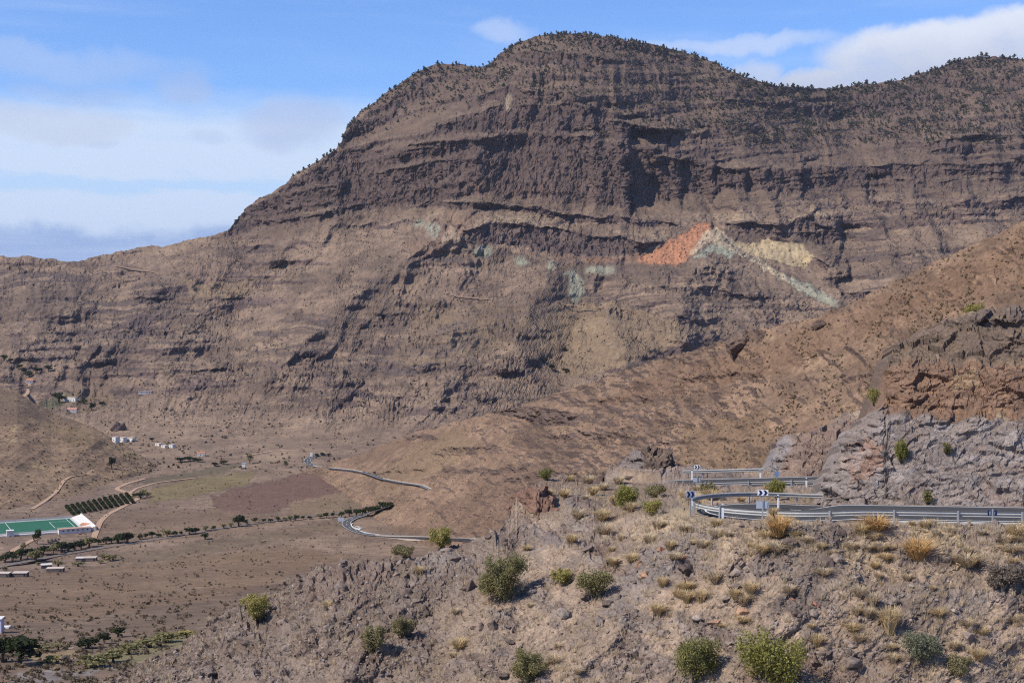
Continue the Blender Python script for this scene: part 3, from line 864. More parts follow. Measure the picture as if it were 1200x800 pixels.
def strip(name, p, o0, o1, dz, mat, parent=None, th=0.0):
    s = side_vec(p)
    a = p + s * o0; b = p + s * o1
    a[:, 2] += dz; b[:, 2] += dz
    n = len(p)
    V = np.concatenate([a, b]); f = np.array([[i, n + i, n + i + 1, i + 1] for i in range(n - 1)])
    if th:
        V = np.concatenate([V, V - np.array([0, 0, th])])
        f = np.concatenate([f, np.array([[i, i + 1, 2 * n + i + 1, 2 * n + i] for i in range(n - 1)]),
                            np.array([[n + i + 1, n + i, 3 * n + i, 3 * n + i + 1] for i in range(n - 1)])])
    me = mesh_np(name, V, f)
    # make sure the sheet faces up
    bm = bmesh.new(); bm.from_mesh(me)
    for fc in bm.faces:
        if abs(fc.normal.z) > 0.5 and fc.normal.z < 0:
            fc.normal_flip()
    bm.to_mesh(me); bm.free()
    return new_obj(name, me, mat, parent)


def flatten_to_road(X, inner=4.2, outer=6.6, drop=0.10):
    """bench the ground under the road; returns a mask"""
    sh = X.shape[:2]; Q = X.reshape(-1, 3)
    m = (Q[:, 1] > 80) & (Q[:, 1] < 170) & (Q[:, 0] > -40)
    best = np.full(len(Q), 1e9); bz = np.zeros(len(Q))
    idx = np.where(m)[0]
    R2 = ROAD[::2]
    for k0 in range(0, len(idx), 20000):
        ii = idx[k0:k0 + 20000]
        d2 = ((Q[ii, None, :2] - R2[None, :, :2]) ** 2).sum(-1)
        j = d2.argmin(1)
        best[ii] = np.sqrt(d2[np.arange(len(ii)), j]); bz[ii] = R2[j, 2]
    f = 1 - sst(best, inner, outer)
    return f.reshape(sh), bz.reshape(sh) - drop


# ------------------------------------------------------------------ near slope
D_TOP = [(-20, 870), (60, 838), (100, 815), (150, 790), (200, 762), (250, 728), (300, 700), (340, 680), (375, 664), (400, 658), (440, 662), (480, 654), (520, 643), (560, 632), (585, 624), (598, 600), (606, 578),
         (625, 566), (645, 557), (690, 549), (720, 547), (800, 549), (900, 548), (1400, 548)]
DD = {
    -20: [(780, 104), (860, 98), (1000, 80)],
    100: [(760, 104), (815, 98), (900, 86), (1000, 78)],
    200: [(740, 102), (762, 99), (800, 93), (900, 82), (1000, 76)],
    300: [(697, 104), (750, 95), (800, 88), (900, 79), (1000, 73)],
    400: [(650, 106), (700, 96), (750, 90), (800, 85), (900, 77), (1000, 72)],
    500: [(640, 107), (660, 102), (700, 95), (750, 89), (800, 83.5), (900, 75), (1000, 70)],
    600: [(560, 126), (600, 112), (640, 101), (700, 91), (750, 85), (800, 80.5), (900, 73), (1000, 68)],
    700: [(546, 149), (560, 134), (580, 119), (600, 106), (640, 95), (700, 87), (750, 82), (800, 78.5), (900, 72), (1000, 67)],
    800: [(546, 150), (558, 140), (567, 128), (580, 116), (590, 107), (600, 97.5), (612, 92.5), (640, 88), (700, 83), (750, 79.5), (800, 76.5), (900, 71), (1000, 66)],
    900: [(546, 152), (557, 141), (571, 127), (578, 118), (594, 107.5), (609, 87.5), (640, 84.2), (700, 80), (750, 77.3), (800, 75), (900, 70), (1000, 65)],
    1400: [(546, 152), (557, 141), (571, 127), (578, 118), (594, 107), (615, 86), (640, 83.5), (700, 79.5), (750, 77), (800, 74.7), (900, 70), (1000, 65)],
}
us = np.arange(-20, 1345, 1.25); nrD = 250
vt = poly_i(D_TOP, us) + 2.5 * fbm(us / 13, 7.3 + 0 * us, 0.5, 4) * (1 - sst(us, 690, 760)); vb = np.maximum(830 + 0 * us, vt + 40)
T = np.linspace(0, 1, nrD)[:, None]
U_ = np.broadcast_to(us[None, :], (nrD, len(us))).copy(); V_ = vt[None, :] + (vb - vt)[None, :] * T
wob = fbm(U_ / 120, V_ / 80, 3.3, 4)
Dg = tbl(U_, V_, DD)
Dg = blur(Dg, 3)
# gullies and ribs that run down to the left
sD = U_ + np.interp(U_, [0, 500, 800, 1345], [1.3, 1.0, 0.6, 0.5]) * (V_ - 650)
fade = sst(V_ - vt[None, :], 0, 30)
Dg = Dg - (0.9 * ridged((sD + 20 * wob) / 130, V_ / 240, 1.0, 3) + 0.16 * ridged((sD + 12 * wob) / 40, V_ / 90, 5.0, 3)) * fade
XD = P(U_, V_, Dg)
fm, rz = flatten_to_road(XD)
XD[..., 2] = XD[..., 2] * (1 - fm) + rz * fm
ND = grid_normals(XD)
free = 1 - fm
left = 1 - sst(U_, 480, 640)
rocky = np.clip(sst(fbm(U_ / 55, V_ / 38, 6.1, 4), 0.0, 0.45) + 0.55 * left * (1 - sst(V_ - vt[None, :], 30, 90)) + 0.25 * left, 0, 1)
wx_ = U_ + 2 * fbm(U_ / 11, V_ / 11, 4.0, 2); wy_ = V_ + 2 * fbm(U_ / 11, V_ / 11, 14.0, 2)
f1, f2, id1 = worley(wx_ / 19, wy_ / 15, 3)
g1, g2, id2 = worley(wx_ / 8.0, wy_ / 6.5, 19)
h1, h2, id3 = worley((wx_ + wy_) / 34, (wy_ - 0.3 * wx_) / 24, 40)
stone1 = sst(f2 - f1, 0.02, 0.40) * (id1 > 0.52) * (0.4 + id1)
stone2 = sst(g2 - g1, 0.02, 0.45) * (id2 > 0.35) * (0.4 + 0.8 * id2)
slab = sst(h2 - h1, 0.02, 0.30) * (id3 > 0.45) * (0.3 + id3)
fc1 = facets(wx_ / 17, wy_ / 13, 61)[0]; fc2 = facets(wx_ / 7.5, wy_ / 6, 71)[0]; fc3 = facets((wx_ + .5 * wy_) / 36, (wy_ - .3 * wx_) / 26, 91)[0]; fc4 = facets(U_ / 3.6, V_ / 3.0, 101)[0]
disp = 0.28 * fbm(U_ / 70, V_ / 50, 2.0, 3) + 0.06 * rocky * stone1 + 0.15 * rocky * fc1 + (0.05 + 0.07 * rocky) * fc2 + 0.24 * rocky * fc3 + 0.10 * rocky * slab + 0.045 * fc4 + 0.04 * fbm(U_ / 7, V_ / 5, 8.0, 3, 0.6)
disp = disp + 0.14 * rocky * left * (fc1 + 0.6 * fc2)
XD = XD + ND * (disp * free)[..., None]
ND = grid_normals(XD)
rockD = np.clip(0.27 + 0.40 * rocky + 0.25 * (stone1 > 0.25) * rocky + 0.3 * slab * rocky + 0.45 * (1 - sst(ND[..., 2], 0.15, 0.5)), 0, 1)
top_grass = sst(V_, 560, 585) * (1 - sst(V_, 630, 690)) * sst(U_, 620, 720)
grassD = np.clip(0.08 + 0.40 * fbm(U_ / 70, V_ / 50, 9.9, 4) + 0.42 * top_grass + 0.10 * sst(U_, 980, 1100) - 0.25 * rocky, 0, 1)
MIN = np.zeros(U_.shape + (4,), np.float32)
eu = U_ + 9 * fbm(U_ / 16, V_ / 13, 5.5, 4); ev = V_ + 7 * fbm(U_ / 16, V_ / 13, 8.5, 4)
mineral(0.5 * left * (0.4 + 0.6 * rocky), (0.158, 0.108, 0.078))
GREY = (0.235, 0.205, 0.195); DKRED = (0.135, 0.076, 0.058)
mineral(0.55 * polym([(740, 650), (800, 615), (850, 612), (840, 650), (760, 700), (720, 730), (700, 720)], 3), GREY)
mineral(0.60 * polym([(930, 620), (1000, 620), (990, 680), (950, 720), (900, 720), (920, 670)], 3), (0.150, 0.118, 0.100))
mineral(0.60 * polym([(1060, 690), (1110, 672), (1130, 700), (1100, 740), (1050, 735)], 3), (0.135, 0.108, 0.093))
mineral(0.5 * polym([(1110, 690), (1150, 690), (1160, 720), (1120, 735)], 3), GREY)
mineral(0.6 * polym([(690, 650), (720, 622), (738, 628), (735, 640), (715, 650)], 2), DKRED)
mineral(0.5 * polym([(640, 628), (670, 612), (660, 640), (620, 650)], 2), GREY)
mineral(0.45 * polym([(370, 670), (450, 655), (450, 690), (400, 710), (350, 700)], 3), DKRED)
mineral(0.55 * polym([(470, 650), (530, 640), (560, 660), (500, 680)], 3), (0.25, 0.215, 0.20))
mineral(0.45 * polym([(560, 690), (600, 684), (600, 700), (570, 706)], 2), (0.30, 0.185, 0.11))
mineral(0.40 * polym([(600, 570), (700, 552), (800, 560), (780, 600), (690, 610), (620, 610)], 3), (0.26, 0.165, 0.098))
mineral(0.55 * polym([(870, 760), (980, 770), (1080, 770), (1080, 820), (870, 820)], 3), (0.20, 0.125, 0.095))
mineral(0.35 * polym([(200, 790), (330, 760), (420, 780), (380, 830), (200, 830)], 3), (0.21, 0.17, 0.15))
mineral(0.45 * sst(fbm(U_ / 40, V_ / 26, 55.0, 4), 0.08, 0.4) * (1 - 0.6 * left), (0.240, 0.202, 0.176))
M_NEAR = terrain_mat('near_slope_ground', 0.085, (0.245, 0.182, 0.132), (0.290, 0.218, 0.160), (0.165, 0.120, 0.093), (0.242, 0.192, 0.156), (0.085, 0.068, 0.050), (0.34, 0.255, 0.155), 0.55, 0)
# ground runs on below the frame and back over the crest
ext = [P(us, np.maximum(vb, 930), tbl(us[None], np.full((1, len(us)), 930.0), DD)[0]), P(us, 1250 + 0 * us, 54 + 0 * us), P(us, 2200 + 0 * us, 36 + 0 * us)]
bk1 = XD[0] + np.stack([0 * us, 7 + 0 * us, -3.2 + 0 * us], -1); bk2 = XD[0] + np.stack([0 * us, 60 + 0 * us, -42 + 0 * us], -1)
Xn = np.concatenate([bk2[None], bk1[None], XD] + [e[None] for e in ext], 0)
pad2 = lambda a: np.concatenate([a[:1], a[:1], a, a[-1:], a[-1:], a[-1:]], 0)
me = grid_mesh('embankment', Xn)
set_attr(me, 'rock', pad2(rockD).ravel()); set_attr(me, 'grass', pad2(grassD).ravel()); set_attr(me, 'mineral', pad2(MIN).reshape(-1, 4))
embankment = new_obj('embankment', me, M_NEAR); tag(embankment, kind='structure')
SD = Surf(us, vt, vb, XD)
SD_free, SD_rocky, SD_U, SD_V, SD_grass = free, rocky, U_, V_, grassD


# ------------------------------------------------------------------ rock faces
def rock_face(name, u0, u1, top, bot, table, mat, step=1.15, rows=150, amp=0.5, cell=22, wrapL=None, wrap_top=9, seed=0, minerals=None, grass=0.1, rockv=0.8, crack=0.5, backd=5, upper=None):
    global MIN, eu, ev
    us = np.arange(u0, u1, step)
    vt = poly_i(top, us) + 2.2 * fbm(us / 9, seed + 0.3 + 0 * us, 0.5, 4); vb = poly_i(bot, us); vb = np.maximum(vb, vt + 2)
    T = np.linspace(0, 1, rows)[:, None]
    U_ = np.broadcast_to(us[None, :], (rows, len(us))).copy(); V_ = vt[None, :] + (vb - vt)[None, :] * T
    Dg = blur(tbl(U_, V_, table), 2)
    if wrapL:
        ue = poly_i([(b, a) for a, b in sorted(wrapL, key=lambda q: q[1])], V_) + 5 * fbm(V_ / 9, U_ / 40, seed + 2.0, 3)
        t = np.clip((U_ - ue) / 34.0, 0, 1)
        Dg = Dg + backd * (1 - t) ** 1.6
    t = np.clip((V_ - vt[None, :]) / wrap_top, 0, 1)
    Dg = Dg + 0.35 * backd * (1 - np.sqrt(1 - (1 - t) ** 2 + 1e-6))
    X = P(U_, V_, Dg); N = grid_normals(X)
    wx_ = U_ + 2.5 * fbm(U_ / 15, V_ / 15, 4.0 + seed, 2); wy_ = V_ + 2.5 * fbm(U_ / 15, V_ / 15, 14.0 + seed, 2)
    f1, f2, i1 = worley(wx_ / cell, wy_ / (cell * 0.72), int(seed) + 3)
    g1, g2, i2 = worley(wx_ / (cell * 0.42), wy_ / (cell * 0.33), int(seed) + 31)
    q1 = facets(wx_ / (cell * 1.5), wy_ / (cell * 1.0), int(seed) + 3)[0]; q2 = facets(wx_ / (cell * .62), wy_ / (cell * .45), int(seed) + 31)[0]; q3 = facets(U_ / (cell * .24), V_ / (cell * .2), int(seed) + 61)[0]
    d = amp * (upper(V_) if upper else 1.0) * (1.0 * q1 + 0.62 * q2 + 0.26 * q3 + 0.40 * fbm(U_ / 40, V_ / 30, 3.0 + seed, 3))
    cr = np.clip(1 - np.abs(perlin((U_ + 0.2 * V_) / 80, (V_ - 0.10 * U_ + 14 * fbm(U_ / 60, V_ / 50, 1.0 + seed, 3)) / 20, 7.7 + seed)) * 9, 0, 1)
    d = d - 1.3 * crack * amp * cr
    X = X + N * d[..., None]; N = grid_normals(X)
    MIN = np.zeros(U_.shape + (4,), np.float32)
    eu = U_ + 8 * fbm(U_ / 18, V_ / 14, 5.5 + seed, 4); ev = V_ + 8 * fbm(U_ / 18, V_ / 14, 8.5 + seed, 4)
    if minerals:
        minerals()
    rk = np.clip(rockv + 0.3 * fbm(U_ / 30, V_ / 20, 1.0 + seed, 3) - 0.55 * sst(N[..., 2], 0.5, 0.8), 0, 1)
    gr = np.clip(grass + 0.5 * sst(N[..., 2], 0.45, 0.8) + 0.25 * fbm(U_ / 22, V_ / 16, 5.0 + seed, 3), 0, 1)
    b1 = X[0] + np.stack([0 * us, 3 + 0 * us, -0.6 + 0 * us], -1); b2 = X[0] + np.stack([0 * us, 30 + 0 * us, -22 + 0 * us], -1)
    me = grid_mesh(name, np.concatenate([b2[None], b1[None], X], 0))
    set_attr(me, 'rock', pad(rk).ravel()); set_attr(me, 'grass', pad(gr).ravel()); set_attr(me, 'mineral', pad(MIN).reshape(-1, 4))
    o = new_obj(name, me, mat); tag(o, kind='structure')
    return Surf(us, vt, vb, X)


M_CUT = terrain_mat('cut_rock', 0.10, (0.21, 0.155, 0.120), (0.25, 0.185, 0.140), (0.150, 0.112, 0.092), (0.215, 0.170, 0.145), (0.080, 0.070, 0.050), (0.31, 0.225, 0.135), 0.35, 0)


def min_front():
    LAV = (0.255, 0.215, 0.192); BRN = (0.225, 0.128, 0.076); DKB = (0.138, 0.098, 0.068); RUST = (0.26, 0.125, 0.070)
    mineral(0.75 * polym([(950, 492), (1040, 487), (1100, 492), (1400, 486), (1400, 640), (950, 640)], 3), LAV)
    mineral(0.80 * polym([(1020, 425), (1090, 420), (1400, 425), (1400, 484), (1100, 490), (1030, 486)], 3), BRN)
    mineral(0.75 * polym([(1030, 400), (1080, 380), (1400, 370), (1400, 424), (1090, 420), (1030, 426)], 3), DKB)
    mineral(0.55 * polym([(1040, 404), (1100, 372), (1200, 352), (1400, 330), (1400, 372), (1200, 378), (1110, 384)], 3), (0.150, 0.105, 0.080))
    mineral(0.6 * polym([(985, 540), (1015, 515), (1040, 520), (1030, 555), (1000, 560)], 3), RUST)
    mineral(0.5 * polym([(1150, 560), (1200, 590), (1400, 560), (1400, 612), (1170, 606)], 3), (0.22, 0.145, 0.115))
    mineral(0.34 * sst(perlin(eu / 70, ev / 7, 3.0) + 0.5 * perlin(eu / 20, ev / 4, 5.0), 0.05, 0.4) * (1 - sst(ev, 480, 494)), (0.070, 0.048, 0.037))
    mineral(0.5 * sst(fbm(eu / 26, ev / 16, 7.0, 4), 0.10, 0.4) * sst(ev, 488, 500), (0.315, 0.280, 0.262))
    mineral(0.45 * sst(fbm(eu / 34, ev / 18, 17.0, 4), 0.12, 0.4) * sst(ev, 488, 500), (0.165, 0.118, 0.092))
    mineral(0.5 * polym([(1110, 440), (1140, 430), (1150, 450), (1120, 456)], 2), (0.36, 0.25, 0.14))


FRONT_TOP = [(960, 600), (966, 562), (972, 548), (983, 522), (1000, 502), (1015, 490), (1032, 482), (1036, 474), (1040, 420), (1046, 408), (1060, 402), (1080, 386), (1110, 374), (1150, 367), (1200, 359), (1400, 332)]
SF = rock_face('rock_cliff', 962, 1345, FRONT_TOP, [(960, 606), (990, 609), (1100, 612), (1200, 616), (1400, 622)], {
    960: [(480, 105), (560, 101.5), (610, 99)],
    1020: [(400, 114), (480, 108), (489, 103.5), (560, 100), (612, 97.3)],
    1060: [(400, 117), (420, 113.5), (430, 110), (480, 107.5), (489, 102.5), (560, 99.3), (612, 96.7)],
    1200: [(340, 124), (358, 119), (372, 113), (384, 113.5), (392, 110.5), (420, 109.5), (430, 107), (480, 105), (489, 101.2), (560, 98), (616, 95.2)],
    1400: [(320, 124), (340, 119), (372, 113), (384, 113.5), (392, 110.5), (420, 109.5), (430, 107), (480, 105), (489, 101), (560, 97.5), (622, 94)],
}, M_CUT, rows=210, amp=0.30, cell=24, wrapL=[(964, 606), (966, 562), (985, 520), (1006, 498), (1030, 484), (1030, 470), (1032, 440), (1034, 415), (1036, 400), (1036, 300)], seed=1.0, minerals=min_front, grass=0.02, upper=lambda v: 1.0 + 0.45 * (1 - sst(v, 470, 500)))


def min_second():
    mineral(0.7 * polym([(905, 520), (960, 500), (1040, 480), (1040, 580), (925, 570), (910, 545)], 3), (0.235, 0.160, 0.128))
    mineral(0.8 * polym([(893, 560), (905, 530), (925, 512), (932, 520), (915, 545), (908, 575), (893, 575)], 2), (0.215, 0.20, 0.20))


rock_face('rock_cliff', 894, 1060, [(893, 568), (900, 552), (906, 538), (915, 519), (935, 508), (960, 500), (990, 488), (1030, 474), (1060, 468)], [(893, 572), (1060, 576)], {
    893: [(490, 150), (520, 145), (575, 138)], 960: [(490, 150), (520, 144), (575, 136.8)], 1060: [(470, 150), (520, 143), (575, 136.8)]},
    M_CUT, rows=80, amp=0.5, cell=24, wrapL=[(895, 575), (900, 552), (915, 519), (925, 500), (930, 400)], seed=5.0, minerals=min_second, grass=0.05)


def min_knoll():
    mineral(0.75 * polym([(700, 520), (820, 520), (820, 570), (700, 570)], 2), (0.112, 0.078, 0.062))
    mineral(0.6 * polym([(725, 535), (755, 530), (750, 556), (722, 556)], 2), (0.20, 0.178, 0.170))


rock_face('rock_outcrop', 712, 809, [(712, 560), (722, 548), (735, 535), (748, 529), (765, 527), (785, 530), (796, 540), (803, 552), (809, 562)], [(712, 563), (760, 566), (809, 564)], {
    712: [(525, 152), (545, 149), (566, 145)], 760: [(525, 150), (545, 147), (566, 142.5)], 809: [(525, 152), (545, 149), (566, 145)]},
    M_CUT, rows=45, amp=0.7, cell=20, wrapL=[(712, 566), (715, 555), (735, 533), (735, 500)], seed=9.0, minerals=min_knoll, backd=6)


def min_bluff():
    mineral(0.8 * polym([(590, 560), (660, 560), (660, 620), (590, 620)], 2), (0.185, 0.098, 0.066))


rock_face('rock_outcrop', 596, 658, [(596, 600), (604, 580), (612, 570), (628, 566), (640, 574), (650, 588), (658, 604)], [(596, 612), (625, 612), (658, 608)], {
    596: [(560, 117), (612, 108)], 625: [(560, 116), (612, 106)], 658: [(560, 117), (612, 107)]},
    M_CUT, rows=50, amp=0.6, cell=20, wrapL=[(596, 612), (600, 580), (612, 560)], seed=12.0, minerals=min_bluff, backd=6)

# blocky crags that grow out of the slopes
def crag(u, v, w, h, p, seed, mat):
    px = p.y / F
    r = random.Random(seed); bm = bmesh.new()
    bmesh.ops.create_icosphere(bm, subdivisions=5, radius=0.5)
    planes = [(Vector((r.gauss(0, 1), r.gauss(0, 1), r.gauss(0, 0.8))).normalized(), r.uniform(0.27, 0.42)) for _ in range(14)]
    for vv in bm.verts:
        for n_, d_ in planes:
            e = vv.co.dot(n_) - d_
            if e > 0:
                vv.co -= n_ * e * 0.94
    co = np.array([q.co[:] for q in bm.verts])
    dn = 0.16 * fbm(co[:, 0] * 5 + seed, co[:, 1] * 5, co[:, 2] * 5, 4, 0.6)
    for q, e in zip(bm.verts, dn):
        q.co = q.co * (1 + float(e))
        q.co = Vector((q.co.x * w * px * 1.1, q.co.y * w * px, q.co.z * h * px * 1.75))
    me = bpy.data.meshes.new('rock_outcrop'); bm.to_mesh(me); bm.free()
    n = len(me.vertices)
    set_attr(me, 'rock', np.full(n, 0.75)); set_attr(me, 'grass', np.full(n, 0.05)); set_attr(me, 'mineral', np.zeros((n, 4)))
    o = new_obj('rock_outcrop', me, mat); o.location = p + Vector((0, 0, -0.10 * h * px)); o.rotation_euler = (0, 0, 0.3)
    return tag(o, kind='structure')


crag(866, 398, 44, 26, SB.at(868, 404), 21, M_SPUR)
crag(892, 396, 20, 10, SB.at(892, 396), 24, M_SPUR)
crag(962, 380, 22, 12, SB.at(962, 381), 22, M_SPUR)
crag(139, 504, 20, 14, atA(139, 505), 23, M_MOUNT)
# ------------------------------------------------------------------ simple materials
def mat_flat(name, c, rough=0.8, var=0.18, scale=3.0, metal=0.0, spec=0.3):
    m, nb = mat_new(name)
    tcn = nb.n('ShaderNodeTexCoord').outputs['Object']
    n = nb.noise(tcn, scale, 4, 0.6)
    col = nb.mix(n, tuple(x * (1 - var) for x in c), tuple(min(1, x * (1 + var)) for x in c))
    finish(nb, col, rough, None, metal=metal, spec=spec)
    return m


def mat_leaf(name, ca, cb, rough=0.75, trans=0.35):
    m, nb = mat_new(name)
    a = attr(nb, 'tone')
    col = nb.mix(a, ca, cb)
    b = finish(nb, col, rough, None, spec=0.2)
    tr = nb.n('ShaderNodeBsdfTranslucent'); nb.l(col, tr.inputs[0])
    mx = nb.n('ShaderNodeMixShader'); mx.inputs[0].default_value = trans
    nb.l(b.outputs[0], mx.inputs[1]); nb.l(tr.outputs[0], mx.inputs[2])
    o = [x for x in nb.nt.nodes if x.type == 'OUTPUT_MATERIAL'][0]
    nb.l(mx.outputs[0], o.inputs[0])
    return m


def mat_stone(name, ca, cb, sc=3.0):
    m, nb = mat_new(name)
    tcn = nb.n('ShaderNodeTexCoord').outputs['Object']
    rnd = nb.n('ShaderNodeObjectInfo').outputs['Random']
    n = nb.noise(tcn, sc, 5, 0.65); n2 = nb.noise(tcn, sc * 5, 3, 0.6)
    col = nb.mix(nb.ss(n, 0.3, 0.7), ca, cb)
    col = nb.mix(1.0, col, nb.mix(n2, (0.7, 0.7, 0.7), (1.3, 1.3, 1.3)), 'MULTIPLY')
    col = nb.mix(1.0, col, nb.mix(rnd, (0.8, 0.8, 0.8), (1.2, 1.18, 1.15)), 'MULTIPLY')
    finish(nb, col, 0.92, None, spec=0.15)
    return m


m_asphalt, nb = mat_new('asphalt')
pos = nb.n('ShaderNodeNewGeometry').outputs['Position']
finish(nb, nb.mix(nb.noise(pos, 1.2, 5, 0.6), (0.048, 0.048, 0.050), (0.072, 0.070, 0.070)), 0.95, None, spec=0.08)
M_PAINT = mat_flat('road_paint', (0.72, 0.72, 0.70), 0.6, 0.08)
M_GALV = mat_flat('galvanised_steel', (0.40, 0.395, 0.375), 0.6, 0.25, 0.9, 0.2, 0.3)
M_GALVP = mat_flat('galvanised_post', (0.34, 0.35, 0.36), 0.6, 0.15, 2.0, 0.2, 0.3)
M_WHITE = mat_flat('white_paint', (0.78, 0.78, 0.76), 0.6, 0.05)
M_NAVY = mat_flat('navy_sheeting', (0.012, 0.022, 0.075), 0.5, 0.1)
M_PLATE = mat_flat('sign_back', (0.42, 0.47, 0.52), 0.5, 0.08, 2, 0.2)
M_BLACK = mat_flat('black_band', (0.02, 0.02, 0.022), 0.6, 0.1)
M_CONC = mat_flat('pale_concrete', (0.52, 0.49, 0.45), 0.85, 0.15, 1.0)
M_DIRT = mat_flat('dirt_track', (0.36, 0.235, 0.15), 0.95, 0.15, 0.05)
M_VERGE = mat_flat('gravel_verge', (0.20, 0.155, 0.125), 0.95, 0.25, 0.6)

# ------------------------------------------------------------------ near road
road = strip('road', ROAD, -ROAD_HALF, ROAD_HALF, 0.0, m_asphalt, th=0.08); tag(road, kind='structure')
for off in (-ROAD_HALF + 0.25, ROAD_HALF - 0.25):
    o = strip('edge_line', ROAD, off - 0.06, off + 0.06, 0.006, M_PAINT, road)
cl_n = len(ROAD)
for i in range(0, cl_n - 8, 10):
    strip('centre_dash', ROAD[i:i + 5], -0.06, 0.06, 0.006, M_PAINT, road)
kerb = strip('kerb', resample(ROAD[:60], 0.8), -4.10, -3.85, 0.06, M_CONC, th=0.25); tag(kerb, kind='structure')


def sweep(name, p, prof, mat, parent=None):
    """prof: closed list of (offset to the right, height)"""
    s = side_vec(p); n = len(p); k = len(prof)
    V = np.zeros((n, k, 3))
    for j, (o, h) in enumerate(prof):
        V[:, j] = p + s * o; V[:, j, 2] = p[:, 2] + h
    f = [[i * k + j, (i + 1) * k + j, (i + 1) * k + (j + 1) % k, i * k + (j + 1) % k] for i in range(n - 1) for j in range(k)]
    me = mesh_np(name, V.reshape(-1, 3), np.array(f))
    bm = bmesh.new(); bm.from_mesh(me); bm.verts.ensure_lookup_table()
    bm.faces.new([bm.verts[j] for j in range(k)]); bm.faces.new([bm.verts[(n - 1) * k + j] for j in reversed(range(k))])
    bmesh.ops.recalc_face_normals(bm, faces=bm.faces); bm.to_mesh(me); bm.free()
    return new_obj(name, me, mat, parent)


def box_mesh(name, x0, x1, y0, y1, z0, z1, bevel=0.0):
    bm = bmesh.new()
    r = bmesh.ops.create_cube(bm, size=1.0)
    for v in r['verts']:
        v.co = Vector(((x0 + x1) / 2 + v.co.x * (x1 - x0), (y0 + y1) / 2 + v.co.y * (y1 - y0), (z0 + z1) / 2 + v.co.z * (z1 - z0)))
    if bevel:
        bmesh.ops.bevel(bm, geom=list(bm.edges), offset=bevel, segments=1, affect='EDGES')
    me = bpy.data.meshes.new(name); bm.to_mesh(me); bm.free()
    return me


def empty(name, loc, rz=0.0):
    o = bpy.data.objects.new(name, None); COL.objects.link(o); o.location = loc; o.rotation_euler = (0, 0, rz)
    o.empty_display_size = 0.3
    return o


POST_ME = box_mesh('post', -0.055, 0.055, -0.05, 0.05, -0.9, 0.77)


def guard_rail(p, face, label, off_post):
    """p: rail line (world), face=+1 when the road lies on the right of p"""
    p = resample(p, 1.0)
    base = Vector(p[0].tolist())
    root = empty('guard_rail', base)
    q = p - p[0]
    d = 0.075 * face; t = 0.014 * face
    fr = [(0, .76), (d, .71), (d, .655), (0, .61), (0, .575), (d, .53), (d, .475), (0, .425)]
    prof = fr + [(o - t, h) for o, h in reversed(fr)]
    sweep('beam', q, prof, M_GALV, root)
    s = side_vec(q)
    L = np.r_[0, np.cumsum(np.linalg.norm(np.diff(q, axis=0), axis=1))]
    for dist in np.arange(1.2, L[-1], 4.0):
        i = int(np.searchsorted(L, dist)); i = min(i, len(q) - 1)
        o = new_obj('post', POST_ME, M_GALVP, root)
        o.location = Vector((q[i] - s[i] * face * 0.085).tolist())
        o.rotation_euler = (0, 0, math.atan2(s[i][1], s[i][0]) + math.pi / 2)
    tag(root, label, 'guard rail', 'galvanised guard rails along the mountain road')
    return root


sv = side_vec(ROAD)
n_hair = int(np.argmin(np.hypot(ROAD[:, 0] - 36, ROAD[:, 1] - 103.7)))
line1 = ROAD[:n_hair] - sv[:n_hair] * 4.0
guard_rail(line1, 1, 'galvanised guard rail looping round the hairpin bend nearest the viewer', 0)
low = np.where((ROAD[:, 1] > 131) & (ROAD[:, 0] < 44))[0]
seg = ROAD[low]; sseg = sv[low]
m2 = (seg[:, 0] > 13.2)
guard_rail((seg - sseg * 4.2)[m2], 1, 'galvanised guard rail on the near side of the lower road, behind the hairpin', 0)
m3 = (seg[:, 0] > 16.2) & (seg[:, 0] < 25.5)
guard_rail((seg + sseg * 4.6)[m3], -1, 'short farthest guard rail between the dark knoll and the grey rock edge', 0)


# ------------------------------------------------------------------ chevron boards and marker posts
def prism(name, pts, y0, y1, mat, parent):
    """polygon in x/z pushed from y0 to y1"""
    bm = bmesh.new()
    a = [bm.verts.new((x, y0, z)) for x, z in pts]; b = [bm.verts.new((x, y1, z)) for x, z in pts]
    bm.faces.new(a); bm.faces.new(list(reversed(b)))
    for i in range(len(pts)):
        j = (i + 1) % len(pts)
        bm.faces.new([a[i], b[i], b[j], a[j]])
    bmesh.ops.recalc_face_normals(bm, faces=bm.faces)
    me = bpy.data.meshes.new(name); bm.to_mesh(me); bm.free()
    return new_obj(name, me, mat, parent)


